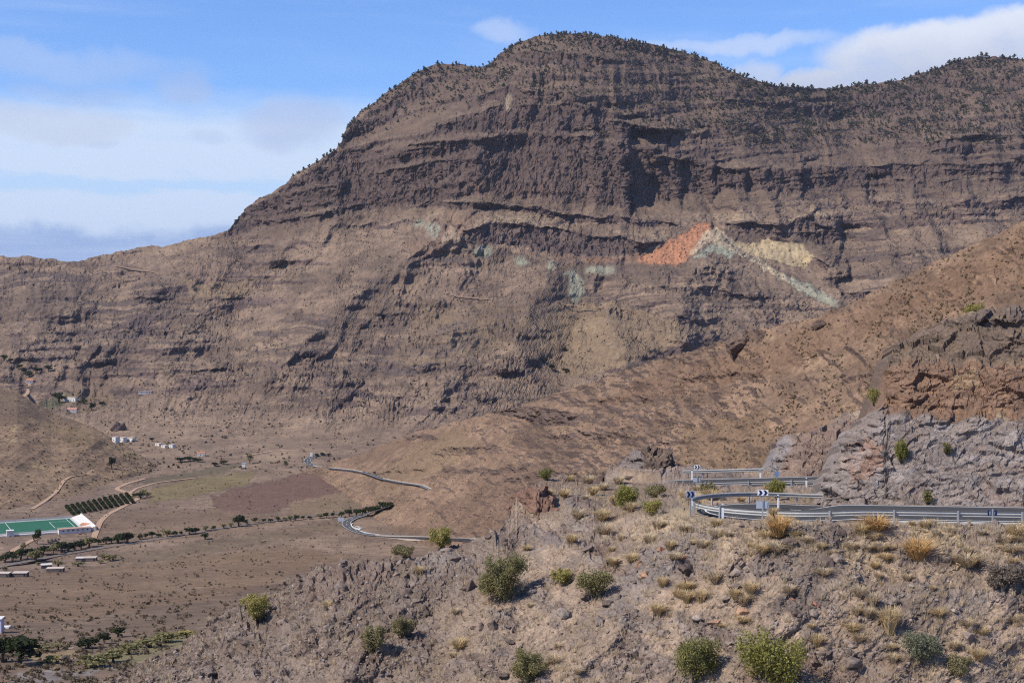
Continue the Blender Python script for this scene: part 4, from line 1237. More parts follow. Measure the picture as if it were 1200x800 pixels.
def chevron_sign(u, v_mid, d, w, h, label, ground_z, rz=0.0, rev=False, backplate=None, light=True):
    c = P(u, v_mid, d); zc = float(c[2]) - ground_z
    root = empty('chevron_sign', (float(c[0]), float(c[1]), ground_z), rz)
    new_obj('post', box_mesh('post', -0.04, 0.04, 0.0, 0.06, -0.6, zc + h / 2), M_GALVP, root)
    board = prism('board', [(-w / 2, zc - h / 2), (w / 2, zc - h / 2), (w / 2, zc + h / 2), (-w / 2, zc + h / 2)], -0.035, -0.005, M_WHITE if light else M_PLATE, root)
    k = h * 0.42; sgn = -1 if rev else 1
    for i in range(2):
        x0 = -w / 2 + w * (0.06 + 0.47 * i); t = w * 0.24; a = w * 0.17
        pts = [(x0, zc - k), (x0 + t, zc - k), (x0 + t + a, zc), (x0 + t, zc + k), (x0, zc + k), (x0 + a, zc)]
        prism('chevron', [(x * sgn, z) for x, z in pts], -0.045, -0.036, M_NAVY, board)
    if backplate:
        bw, bh, bz = backplate
        bp = prism('back_plate', [(-bw / 2 - 0.05, bz - bh / 2), (bw / 2 - 0.05, bz - bh / 2), (bw / 2 - 0.05, bz + bh / 2), (-bw / 2 - 0.05, bz + bh / 2)], 0.062, 0.09, M_PLATE, root)
        new_obj('post', box_mesh('post', bw / 2 - 0.02, bw / 2 + 0.06, 0.092, 0.15, -0.6, bz + bh / 2), M_GALVP, root)
    tag(root, label, 'road sign')
    return root


chevron_sign(809, 579, 96.0, 0.62, 0.46, 'navy and white chevron board at the outer tip of the hairpin', -15.2, 0.25, light=False)
chevron_sign(894, 577, 87.9, 0.66, 0.36, 'white board with two navy chevrons above a grey plate, before the near rail', -14.5, -0.05, backplate=(0.70, 0.46, 1.30))
chevron_sign(817, 547, 129.0, 0.55, 0.36, 'small chevron board with grey plate on the lower road, beside the dark knoll', -18.2, 0.0, backplate=(0.62, 0.40, 1.15))

r_ = empty('road_sign', tuple(P(1163, 618, 86.6).tolist()))
new_obj('post', box_mesh('post', -0.04, 0.04, -0.03, 0.03, -0.5, 1.15), M_GALV, r_)
bd = prism('board', [(-0.29, 0.72), (0.29, 0.72), (0.29, 1.08), (-0.29, 1.08)], 0.035, 0.06, M_NAVY, r_)
for xx in (-0.15, 0.13):
    prism('bracket', [(xx - .03, .78), (xx + .03, .78), (xx + .03, 1.02), (xx - .03, 1.02)], 0.022, 0.034, M_PLATE, bd)
tag(r_, 'small dark blue sign on a grey post at the right end of the near rail', 'road sign')
r_ = empty('road_sign', tuple(P(910, 562, 134.2).tolist()))
new_obj('post', box_mesh('post', -0.03, 0.03, -0.03, 0.03, -0.5, 0.75), M_GALVP, r_)
prism('board', [(-0.2, 0.32), (0.2, 0.32), (0.2, 0.78), (-0.2, 0.78)], -0.06, -0.032, mat_flat('blue_sheeting', (0.16, 0.26, 0.45), 0.5, 0.1), r_)
tag(r_, 'little blue plate beside the lower road under the grey rock edge', 'road sign')


def delineator(u, v_base, d, hh, label):
    c = P(u, v_base, d)
    root = empty('marker_post', tuple(c.tolist()))
    prism('body', [(-0.07, -0.4), (0.07, -0.4), (0.065, hh - 0.06), (-0.065, hh)], -0.05, 0.05, M_WHITE, root)
    bd = prism('band', [(-0.075, hh * 0.74), (0.075, hh * 0.74), (0.074, hh * 0.90), (-0.074, hh * 0.90)], -0.055, 0.055, M_BLACK, root)
    prism('reflector', [(-0.025, hh * 0.77), (0.025, hh * 0.77), (0.025, hh * 0.87), (-0.025, hh * 0.87)], -0.062, -0.056, M_PLATE, bd)
    tag(root, label, 'marker post', 'white roadside marker posts')


delineator(847, 608, 90.3, 1.02, 'white marker post in front of the near rail at the hairpin')
delineator(912, 594, 104.0, 0.95, 'white marker post inside the hairpin, below the bright green bush')
delineator(995, 612, 95.0, 0.98, 'white marker post at the foot of the grey rock cut')
delineator(891, 561, 137.2, 0.9, 'white marker post at the end of the farthest rail')
delineator(945, 572, 128.2, 1.0, 'white marker post before the lower rail, right of the bright green bush')
delineator(811, 558, 137.0, 0.8, 'white marker post beside the dark knoll')


# ------------------------------------------------------------------ shrubs, tufts, stones of the near slope
def leaf_cloud(name, blobs, n, size, seed, hollow=0.35, flat=0.0, elong=1.0):
    """blobs: (cx, cy, cz, rx, ry, rz); small quads spread through the blobs, looser at the rim"""
    r = np.random.default_rng(seed)
    bl = np.array(blobs, float)
    vol = bl[:, 3] * bl[:, 4] * bl[:, 5]; pick = r.choice(len(bl), n, p=vol / vol.sum())
    d = r.normal(size=(n, 3)); d /= np.linalg.norm(d, axis=1, keepdims=True)
    rad = (hollow + (1 - hollow) * r.random(n) ** 0.5) * (1 + 0.16 * r.normal(size=n))
    b = bl[pick]
    c = b[:, :3] + d * rad[:, None] * b[:, 3:]
    nrm = d + 0.9 * r.normal(size=(n, 3)); nrm /= np.linalg.norm(nrm, axis=1, keepdims=True)
    t = np.cross(nrm, r.normal(size=(n, 3))); t /= np.linalg.norm(t, axis=1, keepdims=True) + 1e-9
    bt = np.cross(nrm, t)
    s = size * (0.6 + 0.8 * r.random(n))
    t = t * (s * elong)[:, None]; bt = bt * s[:, None]
    V = np.stack([c - t - bt * .6, c + t - bt * .6, c + t * .7 + bt, c - t * .7 + bt * 0.8], 1)
    F_ = np.arange(n * 4).reshape(n, 4)
    me = mesh_np(name, V.reshape(-1, 3), F_)
    clump = fbm(c[:, 0] / (size * 9) + seed, c[:, 1] / (size * 9), c[:, 2] / (size * 9), 2)
    tone = np.clip(0.5 + 0.5 * clump + 0.22 * r.normal(size=n), 0, 1)
    set_attr(me, 'tone', np.repeat(tone, 4))
    return me


def stems_mesh(name, h, spread, n, r0, seed):
    r = np.random.default_rng(seed); bm = bmesh.new()
    for i in range(n):
        a = r.random() * 6.28; sp = spread * (0.3 + 0.7 * r.random())
        p0 = Vector((0.05 * math.cos(a), 0.05 * math.sin(a), -0.15)); p1 = Vector((sp * 0.5 * math.cos(a), sp * .5 * math.sin(a), h * 0.5)); p2 = Vector((sp * math.cos(a + .3), sp * math.sin(a + .3), h * (0.75 + 0.25 * r.random())))
        prev = None
        for q, rad in ((p0, r0), (p1, r0 * .65), (p2, r0 * .25)):
            ring = [bm.verts.new(q + Vector((rad * math.cos(k * 2.094), rad * math.sin(k * 2.094), 0))) for k in range(3)]
            if prev:
                for k in range(3):
                    bm.faces.new([prev[k], prev[(k + 1) % 3], ring[(k + 1) % 3], ring[k]])
            prev = ring
    me = bpy.data.meshes.new(name); bm.to_mesh(me); bm.free()
    return me


LEAFM = {
    'olive': mat_leaf('leaves_olive', (0.140, 0.127, 0.051), (0.305, 0.271, 0.122)),
    'green': mat_leaf('leaves_green', (0.118, 0.118, 0.040), (0.270, 0.252, 0.092)),
    'bright': mat_leaf('leaves_bright', (0.140, 0.138, 0.034), (0.330, 0.305, 0.085)),
    'yellow': mat_leaf('leaves_yellow', (0.226, 0.195, 0.059), (0.439, 0.378, 0.128)),
    'dull': mat_leaf('leaves_dull', (0.160, 0.138, 0.071), (0.345, 0.292, 0.142)),
    'grey': mat_leaf('leaves_greygreen', (0.122, 0.129, 0.081), (0.275, 0.278, 0.177)),
    'brown': mat_leaf('twigs_brown', (0.138, 0.109, 0.087), (0.290, 0.239, 0.189)),
    'dark': mat_leaf('leaves_dark', (0.014, 0.020, 0.008), (0.045, 0.055, 0.018)),
    'tree': mat_leaf('leaves_tree', (0.022, 0.033, 0.011), (0.070, 0.085, 0.026)),
}
M_BARK = mat_flat('bark', (0.115, 0.085, 0.062), 0.95, 0.25, 6)


def bush(u, v, wpx, hpx, kind, label, seed, surf=None, airy=0.3, nleaf=None, twig=False, name='shrub', p=None, group=None):
    """u, v: middle of its foot as it shows; wpx/hpx: size as it shows"""
    p = p or (surf or SD).at(u, v)
    px = p.y / F; W = wpx * px; H = hpx * px
    root = empty(name, p)
    r = np.random.default_rng(seed)
    bl = [(W * 0.06 * r.normal(), 0, H * 0.42, W * 0.33, W * 0.33, H * 0.40)]
    for i in range(13):
        a = r.random() * 6.28; q = 0.20 + 0.22 * r.random()
        bl.append((W * q * math.cos(a), W * q * math.sin(a), H * (0.28 + 0.46 * r.random()), W * (0.09 + 0.12 * r.random()), W * (0.09 + 0.12 * r.random()), H * (0.12 + 0.14 * r.random())))
    size = max(0.022, 0.0185 * W ** 0.5 * (1.0 if not twig else 0.85))
    n = nleaf or int(min(9500, 1.7 * (W * H) / (size * size * 2.2) + 250))
    new_obj('foliage', leaf_cloud('foliage', bl, n, size, seed, airy, elong=2.4 if twig else 1.5), LEAFM[kind], root)
    new_obj('stem', stems_mesh('stem', H * 0.75, W * 0.33, 7, 0.03 * W ** .5, seed + 5), M_BARK, root)
    tag(root, label, 'shrub', group)
    return root


bush(588, 702, 62, 64, 'olive', 'large airy olive shrub, the biggest left of centre on the near slope', 1, airy=0.15, twig=True)
bush(697, 700, 46, 38, 'olive', 'round dense olive shrub beside a pale orange boulder', 2)
bush(658, 686, 30, 20, 'yellow', 'small pale yellow-green shrub between two olive shrubs', 3, airy=0.2, twig=True)
bush(622, 800, 42, 46, 'olive', 'dull olive shrub low at the bottom edge, left of centre', 4, airy=0.2, twig=True)
bush(815, 796, 60, 58, 'green', 'tall green shrub on reddish soil, left of the brightest shrub', 5)
bush(908, 806, 82, 72, 'bright', 'largest bright green shrub, cut by the bottom edge', 6)
bush(1079, 775, 50, 42, 'grey', 'grey-green shrub with dark underside on the lower right slope', 7)
bush(1124, 790, 38, 26, 'dull', 'low dull olive shrub beside the grey-green one', 8, airy=0.15, twig=True)
bush(734, 597, 33, 34, 'bright', 'fresh green shrub on the ledge left of the hairpin', 9)
bush(765, 604, 30, 21, 'yellow', 'yellow-green shrub on the ledge, right of the fresh green one', 10)
bush(910, 585, 28, 25, 'bright', 'bright green shrub between the two branches of the road', 11, p=Vector(P(910, 583, 112.0).tolist()))
bush(518, 645, 28, 28, 'yellow', 'yellow-green shrub on the crest above the valley road', 12, airy=0.15, twig=True)
bush(472, 652, 28, 15, 'dull', 'low tan-olive shrub on the crest, left of the yellow-green one', 13, twig=True)
bush(300, 726, 36, 32, 'yellow', 'yellow-green shrub at the far left end of the stony crest', 14, airy=0.15, twig=True)
bush(437, 768, 32, 38, 'dull', 'upright dull olive shrub on the stony left slope', 15, airy=0.1, twig=True)
bush(472, 748, 28, 28, 'dull', 'roundish dull olive shrub, upper right of the upright one', 16, airy=0.1, twig=True)
bush(1056, 541, 18, 36, 'bright', 'narrow green shrub growing from the grey rock cut', 17, SF)
bush(1087, 590, 13, 20, 'olive', 'tiny dark olive shrub low on the grey rock cut', 18, SF)
bush(1110, 532, 13, 16, 'dull', 'tiny dull shrub high on the grey rock cut', 19, SF, twig=True)
bush(1024, 472, 16, 24, 'yellow', 'yellow-green shrub at the left edge of the brown crag', 20, p=Vector(P(1024, 474, 108.5).tolist()))
bush(640, 557, 19, 16, 'green', 'small green shrub on the crest above the reddish bluff', 21)
bush(717, 556, 16, 14, 'green', 'small green shrub at the left foot of the dark knoll', 22)
bush(1186, 684, 54, 28, 'brown', 'leafless grey-brown shrub at the right edge below the road', 23, airy=0.1, twig=True)
bush(1166, 690, 26, 18, 'brown', 'small leafless shrub left of the grey-brown one', 24, airy=0.1, twig=True)
bush(1142, 368, 30, 16, 'yellow', 'straw-yellow shrub on top of the brown crag', 25, p=Vector(P(1142, 370, 119.5).tolist()), twig=True)
bush(768, 582, 30, 16, 'dull', 'flat dull shrub behind the hairpin tip, left of the chevron board', 26, twig=True)
bush(832, 578, 26, 20, 'dull', 'grey-olive shrub right behind the hairpin rail tip', 27, airy=0.1, twig=True, p=Vector(P(832, 583, 112.0).tolist()))


def tuft_mesh(name, n, seed, lean=0.55):
    r = np.random.default_rng(seed)
    a = r.random(n) * 6.283; rr = 0.20 * r.random(n) ** .5; h = 0.55 + 0.45 * r.random(n); ln = lean * (0.25 + 1.0 * r.random(n))
    ca, sa = np.cos(a), np.sin(a); w = 0.013 + 0.010 * r.random(n)
    b = np.stack([rr * ca, rr * sa, 0 * a - 0.05], -1)
    m_ = b + np.stack([ln * 0.4 * ca, ln * .4 * sa, h * 0.62], -1); t = b + np.stack([ln * ca, ln * sa, h * (1 - 0.28 * ln)], -1)
    s = np.stack([-sa * w, ca * w, 0 * w], -1)
    V = np.stack([b - s, b + s, m_ + s * 1.2, m_ - s * 1.2, t], 1).reshape(-1, 3)
    i = np.arange(n) * 5
    me = bpy.data.meshes.new(name)
    F4 = [[k, k + 1, k + 2, k + 3] for k in i]; F3 = [[k + 3, k + 2, k + 4] for k in i]
    me.from_pydata(V.tolist(), [], F4 + F3)
    set_attr(me, 'tone', np.clip(np.repeat(r.random(n), 5) * 0.7 + np.tile([0, 0, .15, .15, .3], n), 0, 1))
    return me


M_STRAW = mat_leaf('dry_straw', (0.50, 0.36, 0.18), (0.72, 0.58, 0.35), 0.85, 0.5)
M_STRAWP = mat_leaf('pale_straw', (0.50, 0.39, 0.24), (0.72, 0.59, 0.41), 0.85, 0.5)
M_STRAWR = mat_leaf('rust_straw', (0.52, 0.30, 0.11), (0.74, 0.53, 0.25), 0.85, 0.5)
TUFTS = [tuft_mesh('dry_tuft', 240, 31 + i, (0.6, 0.75, 0.95)[i % 3]) for i in range(6)]
TMESH = []
for m_ in (M_STRAW, M_STRAWP, M_STRAWR):
    row = []
    for t in TUFTS:
        c = t.copy(); c.materials.append(m_); row.append(c)
    TMESH.append(row)


LAND = [(588, 675, 'the largest airy olive shrub'), (697, 682, 'the round dense olive shrub'), (658, 676, 'the small pale yellow-green shrub'), (622, 778, 'the dull olive shrub at the bottom edge'), (815, 768, 'the tall green shrub'),
        (908, 770, 'the brightest green shrub'), (1079, 755, 'the grey-green shrub'), (1124, 778, 'the low dull olive shrub'), (734, 582, 'the fresh green ledge shrub'), (765, 594, 'the yellow-green ledge shrub'), (518, 632, 'the yellow-green crest shrub'),
        (472, 645, 'the low tan-olive crest shrub'), (300, 712, 'the shrub at the far left crest end'), (437, 752, 'the upright dull olive shrub'), (472, 736, 'the roundish dull olive shrub'), (1186, 670, 'the leafless shrub at the right edge'),
        (756, 670, 'the pale orange boulder'), (872, 712, 'the peach slab boulder'), (912, 617, 'the large golden tuft'), (1027, 612, 'the rusty rail-side tuft'), (1076, 645, 'the broad rusty tuft'), (1042, 725, 'the tall pale tuft'),
        (847, 598, 'the white marker post at the hairpin'), (809, 585, 'the chevron board at the hairpin tip'), (1163, 605, 'the small dark blue sign'), (625, 590, 'the reddish bluff'), (760, 545, 'the dark knoll'), (497, 705, 'the upright cleft rock'), (807, 662, 'the wide dark lava boulder'), (1138, 742, 'the blocky grey boulder'), (1012, 710, 'the cluster of four pale tufts')]
USED = {}


def where_label(u, v, what):
    """a phrase that says where, from the nearest things one can find"""
    for x, y, nm in sorted(LAND, key=lambda q: (q[0] - u) ** 2 + (q[1] - v) ** 2)[:4]:
        dx, dy = u - x, v - y
        ver = 'above' if dy < 0 else 'below'; hor = 'left of' if dx < 0 else 'right of'
        if abs(dx) > 2.2 * abs(dy):
            pos_ = hor
        elif abs(dy) > 2.2 * abs(dx):
            pos_ = ver
        else:
            pos_ = ver + ' and ' + hor
        dist = 'just ' if dx * dx + dy * dy < 1300 else ''
        t = '%s %s%s %s' % (what, dist, pos_, nm)
        if t not in USED and len(t.split()) <= 16:
            USED[t] = 1
            return t
    return t


def tuft(u, v, wpx, hpx, label, group=None, mi=0, surf=None, p=None):
    p = p or (surf or SD).at(u, v); px = p.y / F
    o = new_obj('dry_grass_tuft', random.choice(TMESH[mi]))
    o.location = p; o.scale = (wpx * px / 1.15, wpx * px / 1.15, hpx * px / 0.9); o.rotation_euler = (0, 0, random.random() * 6.28)
    return tag(o, label, 'grass tuft', group)


tuft(1027, 622, 34, 24, 'rusty golden grass tuft hanging over the near rail, centre of the rail', mi=2)
tuft(912, 629, 36, 28, 'large golden grass tuft just below the rail near the white chevron board', mi=2)
tuft(1076, 656, 44, 28, 'broad rusty grass tuft on the slope below the right half of the rail', mi=2)
tuft(1042, 740, 30, 36, 'tall pale grass tuft standing above the grey-green shrub')
tuft(958, 761, 22, 18, 'round straw tuft right of the brightest green shrub')
tuft(1134, 662, 32, 20, 'pale straw tuft right of the broad rusty one', mi=1)
tuft(1190, 632, 26, 22, 'golden grass tuft at the right edge just below the rail')
for (u, v, wp, hp), wd in zip(((1008, 698, 18, 17), (1023, 712, 18, 22), (1004, 720, 14, 15), (1017, 724, 16, 14)), ('topmost', 'rightmost', 'leftmost', 'lowest')):
    tuft(u, v, wp, hp, wd + ' pale straw tuft in the cluster of four below the rail', 'cluster of four pale tufts', 1)
for (u, v, wp, hp), wd in zip(((776, 686, 16, 14), (803, 690, 20, 14), (804, 704, 20, 16), (822, 705, 20, 18), (771, 718, 20, 16)), ('upper left', 'top', 'middle', 'rightmost', 'lowest')):
    tuft(u, v, wp, hp, wd + ' straw tuft of five on grey rubble right of the orange boulder', 'straw tufts on the grey rubble', 0)

# many more tufts one could count, none of which stands out
occ = [(588, 680, 40), (697, 685, 30), (815, 770, 40), (908, 770, 50), (1079, 755, 35)]
cand_ok = []
rr_ = random.Random(5)
tries = 0
while len(cand_ok) < 100 and tries < 6000:
    tries += 1
    u = rr_.uniform(560, 1205) if rr_.random() < 0.8 else rr_.uniform(280, 600)
    v = rr_.uniform(560, 800)
    vt_ = float(np.interp(u, SD.us, SD.vt))
    if v < vt_ + 6:
        continue
    c = int(np.interp(u, SD.us, np.arange(len(SD.us)))); r0 = int(np.clip((v - vt_) / (830 - vt_) * (nrD - 1), 0, nrD - 1))
    if SD_free[r0, c] < 0.95 or rr_.random() > 0.03 + 1.5 * SD_grass[r0, c] ** 1.4:
        continue
    if u > 965 and v < 612:
        continue
    if any((u - a) ** 2 + (v - b) ** 2 < q * q for a, b, q in occ):
        continue
    if any((u - a) ** 2 + (v - b) ** 2 < 100 for a, b in cand_ok):
        continue
    cand_ok.append((u, v))
for u, v in cand_ok:
    wp = rr_.uniform(9, 22)
    g_ = 'dry tufts along the road shoulder' if v < 640 else ('dry tufts on the embankment slope' if u > 600 else 'dry tufts on the stony left slope')
    mi_ = rr_.choice((0, 1, 1, 0, 1))
    l_ = where_label(u, v, ('tiny ' if wp < 12 else 'small ' if wp < 17 else 'medium ') + ('golden' if mi_ == 0 else 'pale') + ' straw tuft')
    tuft(u, v, wp, wp * rr_.uniform(0.6, 0.85), l_, g_, mi_)


# short dry grass nobody could count
def sample_grid(S, n, wgt, seed):
    r = np.random.default_rng(seed)
    w_ = np.clip(wgt, 0, None)[:-1, :-1].ravel(); w_ = w_ / w_.sum()
    k_ = r.choice(len(w_), n, p=w_)
    R_, C_ = S.X.shape[:2]
    i, j = k_ // (C_ - 1), k_ % (C_ - 1)
    fi = r.random(n)[:, None]; fj = r.random(n)[:, None]
    X = S.X
    return (X[i, j] * (1 - fj) + X[i, j + 1] * fj) * (1 - fi) + (X[i + 1, j] * (1 - fj) + X[i + 1, j + 1] * fj) * fi, r


pts, r = sample_grid(SD, 2600, (SD_free > 0.9) * (0.04 + SD_grass ** 2) * (SD_V > 552), 3)
nb_ = 16
Vt = []; tone = []
for k_ in range(nb_):
    a = r.random(len(pts)) * 6.283; s = 0.22 + 0.25 * r.random(len(pts)); ln = s * (0.2 + 0.7 * r.random(len(pts)))
    w_ = 0.018 + 0 * a
    ca, sa = np.cos(a), np.sin(a)
    b = pts + np.stack([0.06 * ca, 0.06 * sa, 0 * a - 0.03], -1); t = pts + np.stack([ln * ca, ln * sa, s], -1); sd = np.stack([-sa * w_, ca * w_, 0 * w_], -1)
    Vt.append(np.stack([b - sd, b + sd, t], 1)); tone.append(np.repeat(r.random(len(pts)), 3))
Vt = np.concatenate(Vt).reshape(-1, 3)
me = mesh_np('dry_grass', Vt, np.arange(len(Vt)).reshape(-1, 3)); set_attr(me, 'tone', np.concatenate(tone))
tag(new_obj('dry_grass', me, M_STRAWP), 'short dry straw grass scattered over the near slope', 'grass', kind='stuff')


# stones
def rock_mesh(name, sub, seed, squash=0.75):
    r = random.Random(seed); bm = bmesh.new()
    bmesh.ops.create_icosphere(bm, subdivisions=sub, radius=0.5)
    planes = []
    for _ in range(9):
        n_ = Vector((r.gauss(0, 1), r.gauss(0, 1), r.gauss(0, 1))).normalized(); planes.append((n_, r.uniform(0.19, 0.40)))
    for v in bm.verts:
        for n_, d_ in planes:
            e = v.co.dot(n_) - d_
            if e > 0:
                v.co -= n_ * e * 0.92
        v.co *= 1 + r.uniform(-0.04, 0.04) + 0.34 * float(perlin(v.co.x * 3.1 + seed, v.co.y * 3.1, v.co.z * 3.1))
        v.co.z *= squash
    me = bpy.data.meshes.new(name); bm.to_mesh(me); bm.free()
    return me


M_ROCKS = [mat_stone('stone_greybrown', (0.145, 0.110, 0.090), (0.235, 0.188, 0.158)), mat_stone('stone_lava', (0.085, 0.063, 0.053), (0.150, 0.112, 0.092)),
           mat_stone('stone_orange', (0.30, 0.175, 0.110), (0.42, 0.27, 0.175)), mat_stone('stone_red', (0.22, 0.095, 0.062), (0.30, 0.145, 0.095)), mat_stone('stone_pale', (0.24, 0.19, 0.155), (0.32, 0.265, 0.22))]
RV = [rock_mesh('boulder', 3, 50 + i, random.uniform(0.55, 0.85)) for i in range(8)]
RMESH = []
for m_ in M_ROCKS:
    row = []
    for t in RV:
        c = t.copy(); c.materials.append(m_); row.append(c)
    RMESH.append(row)


def boulder(u, v, wpx, hpx, mi, label, group=None, surf=None):
    p = (surf or SD).at(u, v); px = p.y / F
    o = new_obj('boulder', random.choice(RMESH[mi]))
    o.location = p + Vector((0, 0, 0.02 * hpx * px)); o.scale = (wpx * px, wpx * px * random.uniform(.8, 1.1), hpx * px / 0.7)
    o.rotation_euler = (random.uniform(-.35, .35), random.uniform(-.35, .35), random.random() * 6.28)
    return tag(o, label, 'boulder', group)


boulder(756, 675, 17, 15, 2, 'rounded pale orange boulder right of the dense olive shrub')
boulder(751, 664, 12, 9, 2, 'smaller tan boulder touching the pale orange one')
boulder(800, 652, 15, 9, 3, 'brick-red flat boulder in the grey rubble below the hairpin')
boulder(775, 645, 11, 8, 3, 'reddish boulder left of the brick-red flat one')
boulder(872, 717, 18, 12, 2, 'peach-coloured slab boulder above the bright green shrubs')
boulder(838, 732, 18, 9, 2, 'flat peach slab just above the tall green shrub')
boulder(807, 668, 28, 12, 1, 'wide dark lava boulder below the brick-red one')
boulder(955, 709, 11, 8, 3, 'small orange-red stone on the dark scree below the rail')
boulder(930, 704, 9, 7, 3, 'small rust stone left of the orange-red one on dark scree')
boulder(1028, 640, 12, 20, 1, 'upright brown rock directly under the rusty rail-side tuft')
boulder(922, 642, 24, 13, 1, 'dark boulder with hollow below the large golden tuft')
boulder(938, 640, 14, 12, 0, 'grey boulder leaning on the dark one below the golden tuft')
boulder(683, 702, 14, 12, 1, 'dark stone at the left foot of the dense olive shrub')
boulder(712, 708, 18, 10, 1, 'dark stone at the right foot of the dense olive shrub')
boulder(1136, 748, 17, 18, 0, 'blocky grey boulder on the lower right slope, right of the grey-green shrub')
boulder(1140, 735, 20, 13, 0, 'grey-brown boulder resting above the blocky grey one')
boulder(981, 655, 20, 12, 0, 'smooth grey boulder on the slope below the rail')
boulder(1122, 650, 10, 18, 4, 'pale upright stone beside the pale straw tuft')
boulder(497, 718, 16, 28, 1, 'upright cleft dark rock on the left slope')
boulder(578, 735, 20, 26, 1, 'tall dark split rock below the airy olive shrub')
boulder(550, 690, 22, 18, 1, 'dark brown rock left of the airy olive shrub')
boulder(575, 632, 15, 15, 1, 'black rock on the crest above the airy olive shrub')
boulder(708, 660, 12, 16, 1, 'dark upright stone above the dense olive shrub')
boulder(1117, 716, 11, 8, 4, 'pale stone lying in the grey dust patch')
boulder(684, 608, 6, 5, 4, 'small white stone on the ledge below the green shrub')
done = []
rr_ = random.Random(9)
tries = 0
while len(done) < 130 and tries < 8000:
    tries += 1
    u = rr_.uniform(240, 1205); v = rr_.uniform(610, 800)
    vt_ = float(np.interp(u, SD.us, SD.vt))
    if v < vt_ + 4:
        continue
    c = int(np.interp(u, SD.us, np.arange(len(SD.us)))); r0 = int(np.clip((v - vt_) / (830 - vt_) * (nrD - 1), 0, nrD - 1))
    if SD_free[r0, c] < 0.97 or rr_.random() > 0.2 + SD_rocky[r0, c]:
        continue
    if any((u - a) ** 2 + (v - b) ** 2 < q * q for a, b, q in occ) or any((u - a) ** 2 + (v - b) ** 2 < 120 for a, b in done):
        continue
    done.append((u, v))
    wp = rr_.choice((8, 9, 10, 11, 12, 13, 16, 20))
    mi_ = rr_.choice((0, 1, 1, 0)) if u < 600 else rr_.choice((0, 0, 0, 1, 4))
    l_ = where_label(u, v, ('small ' if wp < 11 else 'medium ' if wp < 14 else 'larger ') + {0: 'grey-brown', 1: 'dark brown', 4: 'pale'}[mi_] + ' stone')
    boulder(u, v, wp, wp * rr_.uniform(.5, .85), mi_, l_, 'boulders on the left slope' if u < 600 else 'boulders on the embankment')

pts, r = sample_grid(SD, 20000, (SD_free > 0.97) * (0.25 + SD_rocky) * (SD_V > 556), 8)
small = [rock_mesh('stone', 1, 80 + i, 0.7) for i in range(6)]
bases = []
for s_m in small:
    vv = np.array([v.co[:] for v in s_m.vertices]); ff = np.array([p_.vertices[:] for p_ in s_m.polygons]); bases.append((vv, ff))
allv = []; allf = []; tone = []; off = 0
for k_ in range(6):
    P_ = pts[k_::6]; n = len(P_); vv, ff = bases[k_]
    sc = 0.06 + 0.30 * r.random(n) ** 3.5
    a = r.random(n) * 6.283; ca, sa = np.cos(a), np.sin(a)
    x = vv[None, :, 0] * ca[:, None] - vv[None, :, 1] * sa[:, None]; y = vv[None, :, 0] * sa[:, None] + vv[None, :, 1] * ca[:, None]
    V3 = np.stack([x, y, np.broadcast_to(vv[None, :, 2], x.shape)], -1) * sc[:, None, None] + P_[:, None, :]
    allv.append(V3.reshape(-1, 3)); allf.append((ff[None] + (np.arange(n) * len(vv))[:, None, None] + off).reshape(-1, 3)); off += n * len(vv)
    tone.append(np.repeat(r.random(n), len(vv)))
me = mesh_np('rubble', np.concatenate(allv), np.concatenate(allf)); set_attr(me, 'tone', np.concatenate(tone))
m_rub, nb = mat_new('rubble_stone')
cr = nb.n('ShaderNodeValToRGB'); nb.l(attr(nb, 'tone'), cr.inputs[0])
e = cr.color_ramp.elements; e[0].color = (0.105, 0.078, 0.065, 1); e[1].color = (0.30, 0.25, 0.22, 1)
e2 = e.new(0.55); e2.color = (0.19, 0.147, 0.122, 1); e3 = e.new(0.86); e3.color = (0.23, 0.165, 0.13, 1)
finish(nb, cr.outputs[0], 0.92, None, spec=0.15)
tag(new_obj('rubble', me, m_rub), 'loose grey-brown volcanic rubble over the near slope', 'rubble', kind='stuff')
# ------------------------------------------------------------------ valley floor
def ground(u, v):
    """nearest of the far sheets under a place in the picture"""
    best = None
    c = [atA(u, v)]
    for S in (SB, SCh):
        if S.us[0] <= u <= S.us[-1]:
            a, b = float(np.interp(u, S.us, S.vt)), float(np.interp(u, S.us, S.vb))
            if a <= v <= b:
                c.append(S.at(u, v))
    return min(c, key=lambda q: q.y)


def drape(name, pts, width, mat, step=6.0, dz=0.5, smooth=5, parent=None, kind='structure', sink=0):
    p = np.array([ground(u, v)[:] for u, v in pts])
    p = resample(p, step)
    for _ in range(smooth):
        p[1:-1] = (p[:-2] + p[2:] + 2 * p[1:-1]) / 4
    if sink:
        p[-sink:, 2] -= np.linspace(0, 5, sink)
    o = strip(name, p, -width / 2, width / 2, dz, mat, parent, th=0.5)
    if kind and not parent:
        tag(o, kind=kind)
    return o, p


